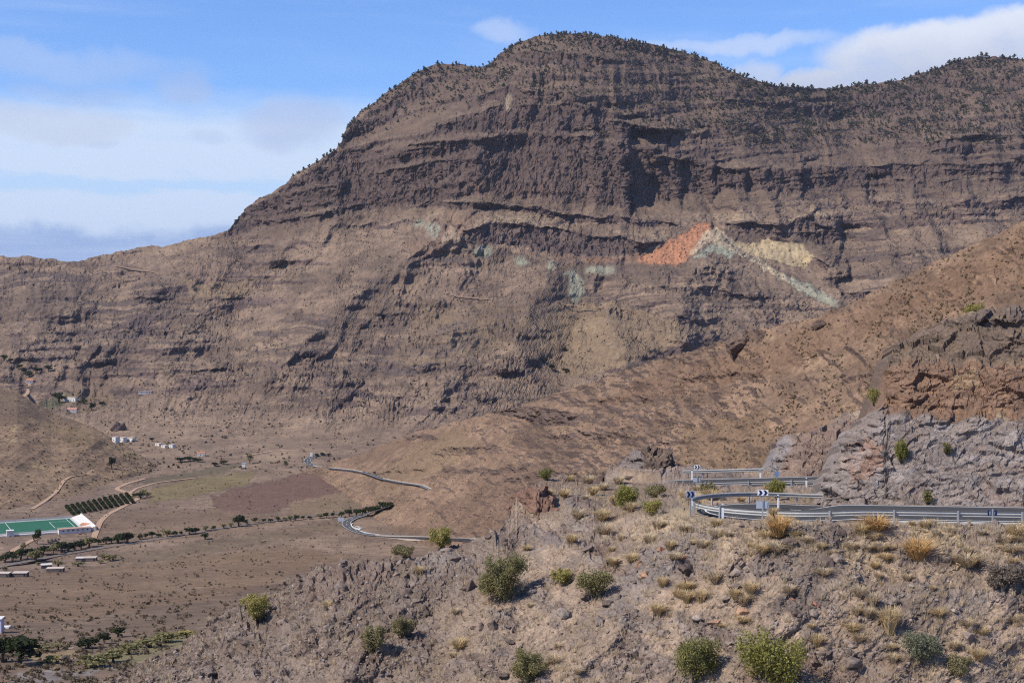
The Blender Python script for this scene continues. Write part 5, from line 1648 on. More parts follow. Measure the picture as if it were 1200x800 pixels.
m_valley = mat_flat('valley_asphalt', (0.088, 0.086, 0.088), 0.95, 0.15, 0.05, 0.0, 0.08)
UP = [(382, 532.5), (374, 533), (364, 536), (359, 540), (362, 544), (372, 547), (392, 549), (412, 551), (428, 553.5), (440, 557.5), (448, 561), (470, 565), (495, 568.5), (516, 571)]
r1, p_up = drape('road', UP, 8.0, m_valley, dz=0.8, sink=9)
LOW = [(462, 592), (446, 598), (428, 603), (412, 608), (404, 613), (408, 618), (418, 623), (432, 627), (455, 628.5), (490, 629), (530, 630), (580, 632)]
r2, p_low = drape('road', LOW, 8.0, m_valley, dz=0.8, sink=9)
for rd, pp in ((r1, p_up), (r2, p_low)):
    for off in (-3.6, 3.6):
        strip('edge_line', pp, off - 0.14, off + 0.14, 0.83, M_PAINT, rd)
    for i in range(0, len(pp) - 2, 3):
        strip('centre_dash', pp[i:i + 2], -0.15, 0.15, 0.83, M_PAINT, rd)
r3, p_val = drape('road', [(-40, 676), (0, 664), (60, 652.5), (100, 645), (130, 640.5), (200, 629), (260, 619), (320, 610.5), (380, 603.5), (420, 599)], 6.5, mat_flat('old_asphalt', (0.155, 0.125, 0.105), 0.95, 0.15, 0.1), dz=0.5)
for pts_, w_ in (([(109, 632), (113, 622), (117, 612), (126, 603), (140, 596), (152, 590), (163, 584), (152, 578), (135, 573), (150, 566), (170, 561)], 5),
                 ([(152, 578), (160, 572), (185, 565), (230, 560)], 4), ([(0, 657), (14, 646), (30, 637), (45, 630)], 5),
                 ([(37, 597), (52, 588), (66, 576), (74, 564), (82, 559), (100, 555)], 4), ([(20, 470), (32, 462), (36, 450), (30, 446)], 6),
                 ([(285, 535), (320, 528), (352, 527)], 5), ([(480, 347), (520, 345), (580, 352), (660, 358), (740, 364), (830, 380)], 5), ([(135, 312), (190, 320), (240, 325), (300, 328)], 5)):
    o_, _ = drape('dirt_track', pts_, w_, M_DIRT, dz=0.5, smooth=3)


def low_wall(pts, h, w, mat, label, name='wall', base=1.0):
    p = np.array([ground(u, v)[:] for u, v in pts]); p = resample(p, 4.0)
    for _ in range(3):
        p[1:-1] = (p[:-2] + p[2:] + 2 * p[1:-1]) / 4
    o = sweep(name, p, [(-w / 2, -2), (w / 2, -2), (w / 2, h), (-w / 2, h)], mat)
    return tag(o, label, 'wall')


M_PARA = mat_flat('parapet', (0.40, 0.335, 0.27), 0.9, 0.15, 0.3)
M_WALLW = mat_flat('whitewash', (0.62, 0.595, 0.55), 0.9, 0.16, 0.35)
M_TERRA = mat_flat('terracotta', (0.40, 0.175, 0.095), 0.85, 0.2, 0.8)
M_ROOFP = mat_flat('pale_roof', (0.48, 0.40, 0.33), 0.85, 0.15, 0.6)
M_GLASSD = mat_flat('dark_opening', (0.03, 0.03, 0.035), 0.4, 0.1)
M_TURF = mat_flat('pitch_turf', (0.020, 0.105, 0.058), 0.9, 0.12, 0.06)
low_wall([(413, 613.5), (411, 616), (415, 620), (424, 623.5), (431, 626), (445, 627)], 1.0, 0.8, M_WALLW, 'white curved wall inside the bend of the lower valley road')


def path_wall(pp, a, b, label):
    q = resample(pp[a:b] + np.array([0, -4.4, 0.0]), 4.0)
    return tag(sweep('wall', q, [(-0.25, -2), (0.25, -2), (0.25, 1.75), (-0.25, 1.75)], M_PARA), label, 'wall')


nu = len(p_up); nl = len(p_low)
iu = [int(np.argmin(np.abs(p_up[:, 0] - ground(u, v).x))) for u, v in ((368, 546), (428, 553.5), (450, 561.5))]
path_wall(p_up, iu[0], iu[1], 'pale roadside wall between the two upper valley bends')
path_wall(p_up, iu[2], nu, 'pale roadside wall climbing right from the upper valley bend')
il = int(np.argmin(np.abs(p_low[:, 0] - ground(440, 627.5).x)))
path_wall(p_low, il, nl, 'pale roadside wall along the straight right of the lower valley bend')



def house(p, w, d, h, rz, wall, roof, label, name='house', gable=0.0, nwin=2, door=True, over=0.25, par=None):
    """origin at the foot; front is local -y"""
    root = empty(name, p, rz)
    new_obj('wall', box_mesh('wall', -w / 2, w / 2, -d / 2, d / 2, -2.0, h), wall, root)
    if gable:
        prof = [(-w / 2 - over, h + 0.02), (w / 2 + over, h + 0.02), (0, h + gable)]
        prism('roof', prof, -d / 2 - over, d / 2 + over, roof, root) if w < d else None
        if w >= d:
            bm = bmesh.new()
            a = [bm.verts.new(q) for q in ((-w / 2 - over, -d / 2 - over, h + .02), (w / 2 + over, -d / 2 - over, h + .02), (w / 2 + over, d / 2 + over, h + .02), (-w / 2 - over, d / 2 + over, h + .02), (-w / 2 - over, 0, h + gable), (w / 2 + over, 0, h + gable))]
            for f in ((0, 1, 5, 4), (2, 3, 4, 5), (1, 2, 5), (3, 0, 4), (3, 2, 1, 0)):
                bm.faces.new([a[i] for i in f])
            me = bpy.data.meshes.new('roof'); bm.to_mesh(me); bm.free(); new_obj('roof', me, roof, root)
    else:
        new_obj('roof', box_mesh('roof', -w / 2 - over, w / 2 + over, -d / 2 - over, d / 2 + over, h + 0.01, h + 0.35), roof, root)
    for i in range(nwin):
        x = -w / 2 + w * (i + 0.7) / (nwin + 0.6)
        wn = new_obj('window', box_mesh('window', x - 0.6, x + 0.6, -d / 2 - 0.06, -d / 2 + 0.1, h * 0.38, h * 0.38 + 1.1), M_GLASSD, root)
        new_obj('sill', box_mesh('sill', x - 0.75, x + 0.75, -d / 2 - 0.18, -d / 2 - 0.02, h * 0.38 - 0.16, h * 0.38 - 0.02), wall, wn)
    if door:
        new_obj('door', box_mesh('door', w * 0.36 - 0.5, w * 0.36 + 0.5, -d / 2 - 0.05, -d / 2 + 0.1, 0.0, 2.0), M_GLASSD, root)
    tag(root, label, 'house' if name == 'house' else name.replace('_', ' '))
    return root


def at_px(u, v):
    p = ground(u, v); return p, p.y / F


# --- football ground
Zp = -198.5
C0 = np.array([-393.0, 1243.0]); e1 = np.array([0.44, -0.898]); e2 = np.array([-0.898, -0.44])


def pp(a, b, z=0.0):
    q = C0 + e1 * a + e2 * b
    return (q[0], q[1], Zp + z)


def slab(name, a0, a1, b0, b1, z0, z1, mat, parent=None, steps=None):
    bm = bmesh.new()
    bot = [bm.verts.new(pp(a, b, z0)) for a, b in ((a0, b0), (a1, b0), (a1, b1), (a0, b1))]
    top = [bm.verts.new(pp(a, b, z1)) for a, b in ((a0, b0), (a1, b0), (a1, b1), (a0, b1))]
    bm.faces.new(top); bm.faces.new(bot)
    for i in range(4):
        j = (i + 1) % 4; bm.faces.new([bot[i], bot[j], top[j], top[i]])
    bmesh.ops.recalc_face_normals(bm, faces=bm.faces)
    me = bpy.data.meshes.new(name); bm.to_mesh(me); bm.free()
    return new_obj(name, me, mat, parent)


fp = empty('football_pitch', (0, 0, 0))
slab('base', -3, 70, -2.5, 112, -9, -0.1, M_CONC, fp)
tf = slab('turf', -0.5, 64, 0, 108, -0.1, 0.0, M_TURF, fp)
for a0, a1, b0, b1 in ((1.5, 62, 3, 3.35), (1.5, 1.85, 3, 105), (61.6, 62, 3, 105), (1.5, 62, 54, 54.35), (14, 48, 19, 19.35), (14, 14.35, 3, 19), (47.6, 48, 3, 19)):
    slab('line', a0, a1, b0, b1, 0.004, 0.02, M_PAINT, tf)
slab('border_wall', -3.4, -3.0, -2.5, 112, -1, 1.6, M_CONC, fp)
slab('front_wall', 66, 66.6, 20, 112, -6, 1.2, M_WALLW, fp)
tag(fp, 'green football pitch with white lines and pale border walls at the left edge', 'football pitch')
st = empty('grandstand', (0, 0, 0))
for i in range(5):
    slab('step', -4, 70, -2.6 - 1.5 * (i + 1), -2.6 - 1.5 * i, -6, 0.5 + 0.42 * i, M_WALLW, st)
slab('rear_wall', -5, 71, -11.2, -10.1, -7, 3.0, M_WALLW, st)
tag(st, 'white stepped grandstand along the end of the green pitch', 'grandstand')
ch = empty('changing_rooms', (0, 0, 0))
slab('wall', 69, 75, -6, 20, -7, 2.6, M_WALLW, ch)
slab('roof', 68.6, 75.4, -6.4, 20.4, 2.62, 2.9, mat_flat('faded_tile', (0.42, 0.27, 0.20), 0.9, 0.15, 0.5), ch)
for i in range(6):
    slab('window', 74.9, 75.08, -4 + 3.9 * i, -2.6 + 3.9 * i, 0.9, 1.8, M_GLASSD, ch)
tag(ch, 'long white building with red roof at the near corner of the pitch', 'building')
slab('yard', 75.6, 96, -14, 34, -9, -2.2, mat_flat('yard_concrete', (0.36, 0.33, 0.29), 0.9, 0.1, 0.1))['kind'] = 'structure'
lw = slab('wall', 96, 96.7, -14, 34, -10, -1.2, M_TERRA); tag(lw, 'low reddish wall edging the yard below the pitch', 'wall')
q, px = at_px(16, 629)
house(Vector(pp(70, 58, -3)), 5.5, 5, 7.0, 0.4, M_WALLW, M_WALLW, 'little square white hut on the near side of the pitch', 'hut', nwin=0, door=False)
q, px = at_px(103, 618)
house(q, 12, 7, 2.4, -0.4, M_CONC, M_TERRA, 'building with terracotta roof right behind the grandstand', gable=1.6, nwin=3)

# --- farm buildings and houses
q, px = at_px(83, 470.5)
house(q, 26, 7, 6.0, -0.4, M_WALLW, M_ROOFP, 'long low white farmhouse in the green patch of the side valley', nwin=5)
q, px = at_px(85, 481.5)
house(q, 15, 9, 4.5, 0.1, M_WALLW, mat_flat('pink_tile', (0.42, 0.20, 0.15), 0.85, 0.15), 'small house with pinkish red roof below the long white farmhouse', gable=3.0, nwin=2)
q, px = at_px(35, 448)
house(q, 12, 8, 4.5, 0.2, M_CONC, M_TERRA, 'small red-roofed house by the dark trees at the far left', gable=3.0, nwin=2)
for u, v, w_, h_, l_ in ((136, 518, 6, 6.5, 'leftmost white cottage of the three below the dark crag'), (144, 517.5, 9, 6, 'middle white cottage of the three below the dark crag'), (154, 517, 11, 5, 'rightmost and longest white cottage of the three below the dark crag')):
    q, px = at_px(u, v); house(q, w_, 7, h_, -0.55, M_WALLW, M_ROOFP, l_, nwin=1)
for u, v, w_, h_, l_ in ((186, 522, 8, 3.0, 'left white shed of the three right of the cottages'), (193, 524, 7, 3.0, 'middle white shed of the three right of the cottages'), (202, 524.5, 7, 4.5, 'right and tallest white shed of the three right of the cottages')):
    q, px = at_px(u, v); house(q, w_, 6, h_, -0.6, M_WALLW, M_ROOFP, l_, 'shed', nwin=1, door=False)
q, px = at_px(236, 534)
house(q, 10, 7, 4.0, 0.1, M_CONC, M_TERRA, 'brown-roofed farm shed near the green plot in the valley', 'shed', gable=1.6, nwin=1)
q, px = at_px(286, 549)
house(q, 4, 4, 6, 0.0, M_WALLW, mat_flat('blue_tank', (0.25, 0.40, 0.55), 0.6, 0.1), 'slim white pump house with blue top beside the yellow field', 'pump_house', nwin=0)
q, px = at_px(170, 461.5)
house(q, 22, 7, 3.2, 0.2, M_CONC, M_ROOFP, 'lone pale stone shed on the open brown slope', 'shed', nwin=2)
q, px = at_px(365, 535.5)
house(q, 3.0, 3, 4.5, 0.0, M_WALLW, M_WALLW, 'tiny white hut at the start of the upper valley bend', 'hut', nwin=0, door=False, over=0.1)
SHED = [(5, 676, 14, 0.0, 'flat pale-roofed shed nearest the left edge below the trees', M_ROOFP), (24, 675.5, 17, 0.05, 'flat pale-roofed shed second from the left edge below the trees', M_ROOFP), (54.5, 665.5, 12, 0.35, 'shed with tilted cream roof and dark open front below the trees', M_CONC),
        (65, 670, 19, 0.1, 'long low shed with pinkish tan roof beside the cream-roofed one', M_ROOFP), (106, 657, 14, 0.1, 'flat pale shed in the scrub right of the cream-roofed one', M_ROOFP), (94, 657.5, 9, 0.1, 'small flat shed just left of another in the scrub', M_CONC)]
for u, v, wpx, rz, l_, m_ in SHED:
    q, px = at_px(u, v); house(q, wpx * px, 6.0, 2.6, rz, mat_flat('shed_wall', (0.14, 0.115, 0.10), 0.9, 0.2), m_, l_, 'shed', nwin=0)
q, px = at_px(-2, 741)
house(q, 3.4, 4.5, 5.6, 0.1, mat_flat('lilac_white', (0.58, 0.56, 0.68), 0.8, 0.05), M_WALLW, 'corner of a lilac-white house at the left edge', nwin=0, door=False)
q, px = at_px(7, 736)
o = new_obj('terrace_slab', box_mesh('terrace_slab', -1.6, 1.6, -1.5, 1.5, -1, 0.9), M_WALLW); o.location = q; tag(o, 'white terrace slab beside the lilac-white house', 'terrace')
for i, (u, v, w_, l_) in enumerate(((84, 759, 8, 'flat whitish rock slab in the dry patch by the green shrubs'), (86, 771, 10, 'flat cream rock slab below the whitish one'))):
    q, px = at_px(u, v)
    o = new_obj('boulder', RMESH[4][i]); o.location = q; o.scale = (w_ * px, w_ * px * .8, 2.2 * px); tag(o, l_, 'boulder')

# --- terraced planting
def hedge(p0, p1, w, h, seed):
    p = resample(np.array([p0[:], p1[:]]), 2.0); p[:, 2] = np.interp(np.linspace(0, 1, len(p)), [0, 1], [p0.z, p1.z])
    r = np.random.default_rng(seed); s = side_vec(p)
    bl = [(q[0] - p0.x, q[1] - p0.y, q[2] - p0.z + h * .5, w * .55, 1.5, h * .55 * (0.8 + 0.4 * r.random())) for q in p]
    o = new_obj('hedge_row', leaf_cloud('hedge_row', bl, 60 * len(p), 0.45, seed, 0.1), LEAFM['dark']); o.location = p0
    return o


for i in range(12):
    t = i / 11
    a = (78 + 70 * t, 594 - 14.5 * t); b = (86 + 70 * t, 603.5 - 13.5 * t)
    o = hedge(at_px(*a)[0], at_px(*b)[0], 3.4, 2.6, 300 + i)
    tag(o, ['first', 'second', 'third', 'fourth', 'fifth', 'sixth', 'seventh', 'eighth', 'ninth', 'tenth', 'eleventh', 'twelfth'][i] + ' dark hedge row from the left in the plantation above the pitch', 'hedge', 'dark rows of the terraced plantation')

# --- trees
ORD = ['first', 'second', 'third', 'fourth', 'fifth', 'sixth', 'seventh', 'eighth', 'ninth', 'tenth', 'eleventh', 'twelfth', 'thirteenth', 'fourteenth', 'fifteenth', 'sixteenth', 'seventeenth', 'eighteenth', 'nineteenth', 'twentieth',
       'twenty-first', 'twenty-second', 'twenty-third', 'twenty-fourth', 'twenty-fifth', 'twenty-sixth', 'twenty-seventh', 'twenty-eighth', 'twenty-ninth', 'thirtieth']


def in_order(lst):
    o = sorted(range(len(lst)), key=lambda i: lst[i][0])
    return [(ORD[k],) + tuple(lst[i]) for k, i in enumerate(o)]


TREE = []
for i in range(5):
    r = np.random.default_rng(400 + i)
    bl = [(0, 0, 0.62, 0.26, 0.26, 0.26)]
    for k_ in range(8):
        a = r.random() * 6.28; q_ = 0.16 + 0.16 * r.random()
        bl.append((q_ * math.cos(a), q_ * math.sin(a), 0.42 + 0.40 * r.random(), 0.15 + .07 * r.random(), 0.15 + .07 * r.random(), 0.12 + 0.07 * r.random()))
    TREE.append((leaf_cloud('crown', bl, 420, 0.050, 410 + i, 0.3), stems_mesh('trunk', 0.6, 0.16, 4, 0.035, 420 + i)))
TREEM = {}


def tree(u, v, wpx, hpx, kind, label, group=None, name='tree', cat='tree', p=None):
    p = p or at_px(u, v)[0]; px = p.y / F; wpx *= 1.22; hpx *= 1.15
    i = random.randrange(5)
    if (i, kind) not in TREEM:
        c = TREE[i][0].copy(); c.materials.clear(); c.materials.append(LEAFM[kind])
        t = TREE[i][1].copy(); t.materials.clear(); t.materials.append(M_BARK)
        TREEM[(i, kind)] = (c, t)
    c, t = TREEM[(i, kind)]
    root = empty(name, p, random.random() * 6.28)
    root.scale = (wpx * px / 0.80, wpx * px / 0.80, hpx * px / 0.95)
    new_obj('crown', c, None, root); new_obj('trunk', t, None, root)
    tag(root, label, cat, group)
    return root


ROW1 = [(6, 658.5, 11, 10), (15, 658, 12, 11), (24, 656, 12, 12), (33, 654.5, 13, 11), (41, 658, 14, 13), (50, 650, 13, 10), (62, 650, 12, 12), (72, 647, 13, 11), (80, 646, 12, 10), (88, 645, 13, 11), (95, 643, 10, 9), (104, 641, 13, 11)]
for od, u, v, w_, h_ in in_order(ROW1):
    tree(u, v, w_, h_, random.choice(('tree', 'tree', 'olive', 'dark')), od + ' tree from the left in the dense row between pitch and sheds', 'dense tree row below the pitch')
tree(43.5, 638, 8, 17, 'tree', 'tall slender dark tree in front of the pitch')
tree(65, 645, 13, 13, 'brown', 'brownish bare tree behind the dense row, right of the tall slender one')
tree(27, 645, 6, 9, 'dull', 'small dry tree beside the track at the pitch')
for od, u, v, w_, h_ in in_order([(115, 638, 7, 6), (124, 637, 9, 8), (138, 636, 13, 10), (148, 636.5, 16, 12), (131, 636, 7, 6)]):
    tree(u, v, w_, h_, random.choice(('tree', 'dark')), od + ' dark tree from the left where the pale track meets the valley road', 'trees where the track meets the valley road')
rowr = [(164, 632, 6, 6), (171, 631, 5, 6), (178, 630, 6, 7), (186, 630, 6, 5), (196, 629, 8, 8), (205, 628, 7, 6), (212, 627, 5, 5), (222, 626, 9, 8), (229, 625, 8, 7), (240, 632, 10, 7), (241, 622, 6, 6), (250, 621, 5, 5), (262, 619, 6, 5), (271, 618, 5, 5),
        (280, 617, 11, 12), (288, 615, 5, 6), (299, 613, 5, 6), (309, 612, 5, 4), (317, 612, 5, 4), (326, 611, 6, 5), (334, 610, 5, 4), (340, 610.5, 6, 6), (347, 610, 6, 6), (355, 609, 5, 4), (363, 609, 5, 4), (375, 607.5, 6, 5), (382, 607, 7, 6), (390, 606, 5, 5), (400, 606, 6, 6)]
for od, u, v, w_, h_ in in_order(rowr):
    tree(u, v, w_, h_, random.choice(('tree', 'tree', 'olive')), od + ' small tree from the left in the sparse row along the valley road', 'sparse tree row along the valley road')
for od, u, v, w_, h_ in in_order([(409, 605, 8, 8), (418, 604, 9, 7), (425, 603, 8, 7), (432, 602, 8, 8), (441, 601, 11, 9), (449, 598, 9, 10), (455, 596, 9, 9)]):
    tree(u, v, w_, h_, 'tree', od + ' dark tree from the left above the lower valley bend', 'trees above the lower valley bend')
for od, u, v, w_, h_ in in_order([(28, 437, 7, 7), (34, 441, 7, 7), (42, 438, 6, 7), (47, 436, 5, 5), (57, 436, 7, 7), (22, 433, 6, 6), (12, 425, 6, 5), (5, 421, 7, 5)]):
    tree(u, v, w_, h_, random.choice(('dark', 'tree')), od + ' dark tree from the left at the head of the side valley', 'dark trees at the head of the side valley')
tree(69, 472, 11, 11, 'tree', 'rounded green tree beside the long white farmhouse')
tree(108, 482, 6, 9, 'dark', 'lone dark tree right of the pink-roofed house')
tree(98, 474, 8, 5, 'tree', 'low green tree at the right end of the long white farmhouse')
tree(120, 476, 7, 5, 'dark', 'low dark tree farthest right in the side valley farm')
tree(131, 549, 7, 13, 'dark', 'solitary tall dark tree with long shadow on the brown flat')
tree(293, 543, 6, 11, 'dull', 'solitary dry tree at the edge of the bare upper field')
tree(335, 548, 5, 9, 'dull', 'solitary small tree just left of the upper valley bend')
tree(178, 517, 5, 4, 'dark', 'tiny dark tree above the three white sheds')
for od, u, v, w_, h_ in in_order([(165, 584, 9, 7), (158, 583, 6, 5), (172, 582, 8, 6), (168, 579, 8, 5)]):
    tree(u, v, w_, h_, random.choice(('tree', 'dull')), od + ' scrubby tree from the left in the farm plot beside the track', 'scrubby trees of the farm plot')
for od, u, v, w_, h_ in in_order([(212, 541, 12, 5), (222, 540, 12, 5), (232, 541, 10, 4), (252, 546, 9, 4), (262, 544, 8, 4)]):
    tree(u, v, w_, h_, 'dark', od + ' orchard tree from the left in the green strip of the valley', 'orchard trees of the green strip')
for od, u, v, w_, h_ in in_order([(371, 535, 5, 3.5), (378, 534, 6, 3.5), (385, 534, 5, 3)]):
    tree(u, v, w_, h_, 'dark', od + ' small dark tree right of the tiny white hut', 'roadside trees by the hut')
# barranco in the lower left corner
tree(24, 779, 40, 30, 'dark', 'large very dark tree in the lower left corner')
tree(2, 775, 26, 26, 'dark', 'dark tree cut by the left edge in the lower corner')
for u, v, w_, h_, kd, l_ in ((103, 759, 22, 12, 'dark', 'dark bluish green shrub left of a pair above the yellow-green mass'), (122, 754, 14, 12, 'dark', 'dark green shrub, middle of three above the yellow-green mass'), (138, 746, 13, 11, 'tree', 'dark green shrub, right and highest of three above the yellow-green mass'),
                             (108, 782, 28, 14, 'olive', 'yellow-green shrub at the left end of the green mass'), (132, 776, 26, 14, 'olive', 'yellow-green shrub in the middle of the green mass'), (152, 766, 22, 12, 'olive', 'yellow-green shrub above the middle of the green mass'),
                             (176, 758, 24, 11, 'olive', 'olive shrub towards the right of the green mass'), (196, 752, 26, 11, 'olive', 'yellow-green shrub right of the olive one in the green mass'), (220, 747, 20, 8, 'yellow', 'low yellow-green shrub at the right tip of the green mass'),
                             (60, 777, 14, 8, 'yellow', 'small yellow-green shrub beside the large dark tree'), (76, 776, 9, 8, 'brown', 'small brown shrub beside the cream rock slab'), (50, 763, 20, 8, 'dull', 'low olive shrub behind the dry yellow patch'), (68, 761, 12, 7, 'dull', 'low dull shrub just left of the whitish slab')):
    tree(u, v, w_, h_, kd, l_, name='shrub', cat='shrub')
for od, u, v, w_, h_ in in_order([(68, 664, 12, 7), (92, 664, 12, 6), (122, 656, 10, 7), (130, 657, 12, 7), (5, 669, 7, 6), (45, 662, 6, 4), (118, 660, 8, 4)]):
    tree(u, v, w_, h_, 'dull', od + ' low olive shrub from the left among the flat-roofed sheds', 'shrubs among the sheds', name='shrub', cat='shrub')
for od, u, v, w_, h_ in in_order([(638, 424, 7, 5), (645, 436, 8, 6), (662, 412, 5, 4), (663, 436, 8, 4)]):
    tree(u, v, w_, h_, 'dark', od + ' dark bush from the left in the mountain gully above the spur', 'bushes in the mountain gully', name='shrub', cat='shrub')


# --- vehicles on the valley road
def vehicle(u, v, L, W, H, rz, paint, label, cat, name):
    p = at_px(u, v)[0] + Vector((0, 0, 1.25))
    root = empty(name, p, rz)
    prof = [(-L / 2, .35), (L / 2, .35), (L / 2, H * .55), (L * .36, H * .62), (L * .22, H), (-L * .46, H), (-L / 2, H * .6)]
    prism('body', prof, -W / 2, W / 2, paint, root)
    prism('window', [(-L * .40, H * .62), (L * .30, H * .62), (L * .20, H * .93), (-L * .40, H * .93)], -W / 2 - .03, -W / 2 - .005, M_GLASSD, root)
    for sx in (-.30, .30):
        for sy in (-1, 1):
            pts = [(sx * L + .34 * math.cos(a), .34 + .34 * math.sin(a)) for a in np.linspace(0, 6.283, 13)[:-1]]
            prism('wheel', pts, sy * W / 2 - .12, sy * W / 2 + .12, M_BLACK, root)
    tag(root, label, cat)


vehicle(420, 622, 5.6, 2.1, 2.6, -0.6, M_WALLW, 'white van in the bend of the lower valley road', 'van', 'van')
vehicle(439, 555.5, 4.2, 1.8, 1.5, -0.3, mat_flat('dark_car_paint', (0.02, 0.022, 0.028), 0.35, 0.1), 'dark car near the right bend of the upper valley road', 'car', 'car')
bw = empty('road_sign', at_px(399.5, 612)[0])
for sx in (-1.8, 1.8):
    new_obj('post', box_mesh('post', sx - .12, sx + .12, -.12, .12, -1, 3.0), M_GALVP, bw)
new_obj('board', box_mesh('board', -2.6, 2.6, -.22, -.13, 1.2, 4.6), M_PLATE, bw)
tag(bw, 'large pale blue-grey board on two posts before the lower valley bend', 'road sign')
# ------------------------------------------------------------------ pines on the heights
def pine_parts(seed, nlayer=5, nper=16, leaf=0.085):
    r = np.random.default_rng(seed)
    bl = []
    for i in range(nlayer):
        t = i / (nlayer - 1); rad = 0.27 * (1 - 0.55 * t) * (0.7 + 0.5 * r.random())
        bl.append((0.07 * r.normal(), 0.07 * r.normal(), 0.36 + 0.58 * t, rad, rad, 0.085))
    return leaf_cloud('crown', bl, nlayer * nper, leaf, seed, 0.1), stems_mesh('trunk', 0.85, 0.03, 1, 0.028, seed)


FLOW = [(380, 165), (430, 152), (500, 128), (560, 112), (640, 118), (720, 126), (800, 152), (900, 168), (1000, 168), (1100, 160), (1200, 172), (1340, 180)]
fl = poly_i(FLOW, UA)
top_d = VA - vtA[None, :]
forest = (UA > 385) * (1 - sst(VA, fl - 12, fl + 14)) * (0.15 + 0.85 * sst(fbm(UA / 22, VA / 10, 3.0, 4), -0.15, 0.45) ** 1.5) * (1 - 0.75 * cliff)
forest = forest * np.interp(UA, [400, 560, 640, 760, 900, 1340], [0.8, 0.8, 1.0, 0.9, 1.3, 1.3])
# open stony slope in the middle of the dome, thick wood along the ridges
forest = forest * (1 - 0.55 * np.exp(-((UA - 730) / 80) ** 2 - ((VA - 100) / 26) ** 2)) + 0.8 * (UA > 395) * (top_d < 12) * sst(fbm(UA / 14, VA / 9, 13.0, 2), -0.3, 0.3)
SAo = Surf(usA, vtA, vbA, XA)
# rows are unevenly spaced in the picture: weigh by the ground area they stand for
area = np.abs(np.gradient(XA[..., 1], axis=0)) + np.abs(np.gradient(XA[..., 2], axis=0))
pts, r = sample_grid(SAo, 10000, forest * np.clip(area, 0, 14), 21)
pc, pt = [], []
for k_ in range(6):
    c, t = pine_parts(600 + k_, 4, 7, 0.13)
    pc.append((np.array([v.co[:] for v in c.vertices]), np.array([q.vertices[:] for q in c.polygons]), np.array([d.value for d in c.attributes['tone'].data])))


def merge(base, pts, hgt, r, wid=1.0):
    allv = []; allf = []; tone = []; off = 0
    for k_, (vv, ff, tn) in enumerate(base):
        P_ = pts[k_::len(base)]; n = len(P_)
        if not n:
            continue
        s = hgt[k_::len(base)]; a = r.random(n) * 6.283; ca, sa = np.cos(a), np.sin(a)
        x = vv[None, :, 0] * ca[:, None] - vv[None, :, 1] * sa[:, None]; y = vv[None, :, 0] * sa[:, None] + vv[None, :, 1] * ca[:, None]
        V3 = np.stack([x * wid * s[:, None], y * wid * s[:, None], np.broadcast_to(vv[None, :, 2], x.shape) * s[:, None]], -1) + P_[:, None, :]
        allv.append(V3.reshape(-1, 3)); allf.append((ff[None] + (np.arange(n) * len(vv))[:, None, None] + off).reshape(-1, ff.shape[1])); off += n * len(vv)
        tone.append(np.clip(np.tile(tn, n) * 0.6 + np.repeat(r.random(n), len(vv)) * 0.4, 0, 1))
    return np.concatenate(allv), np.concatenate(allf), np.concatenate(tone)


M_PINE = mat_leaf('pine_needles', (0.064, 0.064, 0.046), (0.165, 0.152, 0.105))
V3, F3, tn = merge(pc, pts, 3.0 + 6.5 * r.random(len(pts)) ** 2, r, 1.5)
me = mesh_np('pine_forest', V3, F3); set_attr(me, 'tone', tn)
tag(new_obj('pine_forest', me, M_PINE), 'open pine wood covering the upper slopes and ridges of the mountain', 'forest', kind='stuff')

# pines that stand out one by one against the sky
PN = [pine_parts(650 + i, 4, 16, 0.115) for i in range(4)]
for c, t in PN:
    c.materials.append(M_PINE); t.materials.append(M_BARK)


def pine(u, dv, h, label, group):
    v0 = float(np.interp(u, usA, vtA))
    p = atA(u, v0 + dv); px = p.y / F
    root = empty('pine_tree', p - Vector((0, 0, 0.6)), random.random() * 6.28); s = h * px
    root.scale = (s * 1.35, s * 1.35, s)
    c, t = random.choice(PN)
    new_obj('crown', c, None, root); new_obj('trunk', t, None, root)
    tag(root, label, 'pine tree', group)


rp = random.Random(3)
for u in (345, 349, 352, 357, 361, 372, 380, 384, 388, 392, 397, 401):
    pine(u + rp.uniform(-1, 1), rp.uniform(0.5, 2.5), rp.uniform(3, 5.5), 'pine on the steep left skyline of the mountain', 'pines on the left skyline')
for u in np.arange(424, 570, 5.5):
    if perlin(u / 13.0, 0.5, 2.5) < -0.12:
        continue
    pine(u + rp.uniform(-2, 2), rp.uniform(0.5, 2.5), rp.uniform(2.5, 5), 'pine on the skyline of the left shoulder of the mountain', 'pines on the left shoulder')
for u in np.arange(580, 850, 5.2):
    if perlin(u / 13.0, 0.5, 2.5) < -0.12:
        continue
    pine(u + rp.uniform(-2, 2), rp.uniform(0.5, 2.5), rp.uniform(2.5, 4.5), 'pine on the skyline of the highest dome', 'pines on the summit dome')
for u in np.arange(852, 1200, 5.0):
    if perlin(u / 13.0, 0.5, 2.5) < -0.12:
        continue
    pine(u + rp.uniform(-2, 2), rp.uniform(0.5, 2.5), rp.uniform(3, 6), 'pine on the skyline of the long right ridge', 'pines on the right ridge')


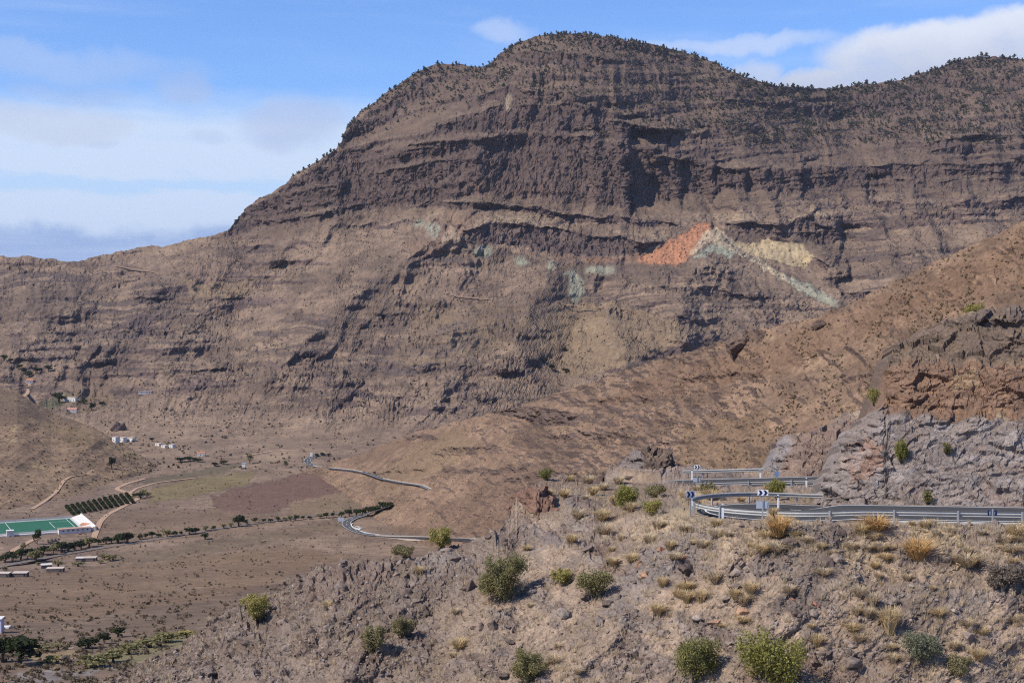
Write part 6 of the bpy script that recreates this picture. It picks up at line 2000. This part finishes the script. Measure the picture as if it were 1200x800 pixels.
# ------------------------------------------------------------------ low scrub on the far and middle slopes
def scrub(name, S, n, wgt, seed, size, label, ca, cb, wid=1.0, flat=0.62, leafn=9):
    pts, r = sample_grid(S, n, wgt, seed)
    base = []
    for k_ in range(5):
        me_ = leaf_cloud('x', [(0, 0, 0.28, 0.42, 0.42, 0.30)], leafn, 0.26, seed + k_, 0.4)
        base.append((np.array([v.co[:] for v in me_.vertices]), np.array([q.vertices[:] for q in me_.polygons]), np.array([d.value for d in me_.attributes['tone'].data])))
    V3, F3, tn = merge(base, pts, size[0] + (size[1] - size[0]) * r.random(n) ** 2.5, r, wid)
    me = mesh_np(name, V3, F3); set_attr(me, 'tone', tn)
    tag(new_obj(name, me, mat_leaf(name + '_leaves', ca, cb)), label, 'scrub', kind='stuff')


clumpA = np.clip(0.35 + 1.2 * fbm(UA / 26, VA / 16, 17.0, 3), 0.03, 1.5)
wA = clumpA * np.clip(area, 0, 12) * (1 - 0.8 * cliff) * sst(VA, 150, 220) * (1 - sst(VA, 545, 560))
scrub('mountain_scrub', SAo, 13000, wA, 31, (1.2, 4.2), 'low dark scrub dotted over the far mountain slopes', (0.062, 0.050, 0.034), (0.170, 0.130, 0.080))
wV = np.clip(0.3 + 1.2 * fbm(UA / 22, VA / 9, 23.0, 3), 0.02, 1.5) * (VA > 545) * (VA < 830) * (UA < 620) * np.clip(900 / DAg, 0.2, 3)
scrub('valley_scrub', SAo, 12000, wV, 41, (0.5, 2.0), 'low dry scrub dotted over the valley floor and its near flank', (0.090, 0.070, 0.046), (0.265, 0.200, 0.125))
CU = np.clip(0.3 + 1.3 * fbm(SB.us[None, :] / 30 + 0 * XB[..., 0], np.linspace(0, 1, nrB)[:, None] * 8 + 0 * XB[..., 0], 29.0, 3), 0.05, 1.6)
scrub('hillside_scrub', SB, 14000, CU, 51, (0.3, 1.2), 'low scrub and stones dotted over the orange-brown spur', (0.100, 0.070, 0.044), (0.280, 0.200, 0.115))
scrub('hill_scrub', SCh, 1600, np.ones(XC.shape[:2]), 61, (0.9, 2.6), 'low scrub on the dark hill at the left', (0.050, 0.044, 0.026), (0.170, 0.125, 0.07))

# ------------------------------------------------------------------ air
bm = bmesh.new(); bmesh.ops.create_cube(bm, size=1.0)
for v in bm.verts:
    v.co = Vector((v.co.x * 60000, 11000 + v.co.y * 33000, -421 + (v.co.z + 0.5) * 1500))
me = bpy.data.meshes.new('haze'); bm.to_mesh(me); bm.free()
mh = bpy.data.materials.new('haze'); mh.use_nodes = True
nt = mh.node_tree; nt.nodes.clear()
pv = nt.nodes.new('ShaderNodeVolumePrincipled'); pv.inputs['Color'].default_value = (0.78, 0.85, 1.0, 1); pv.inputs['Density'].default_value = HAZE_DENSITY; pv.inputs['Anisotropy'].default_value = 0.25
mo = nt.nodes.new('ShaderNodeOutputMaterial'); nt.links.new(pv.outputs[0], mo.inputs['Volume'])
tag(new_obj('haze', me, mh), kind='stuff')
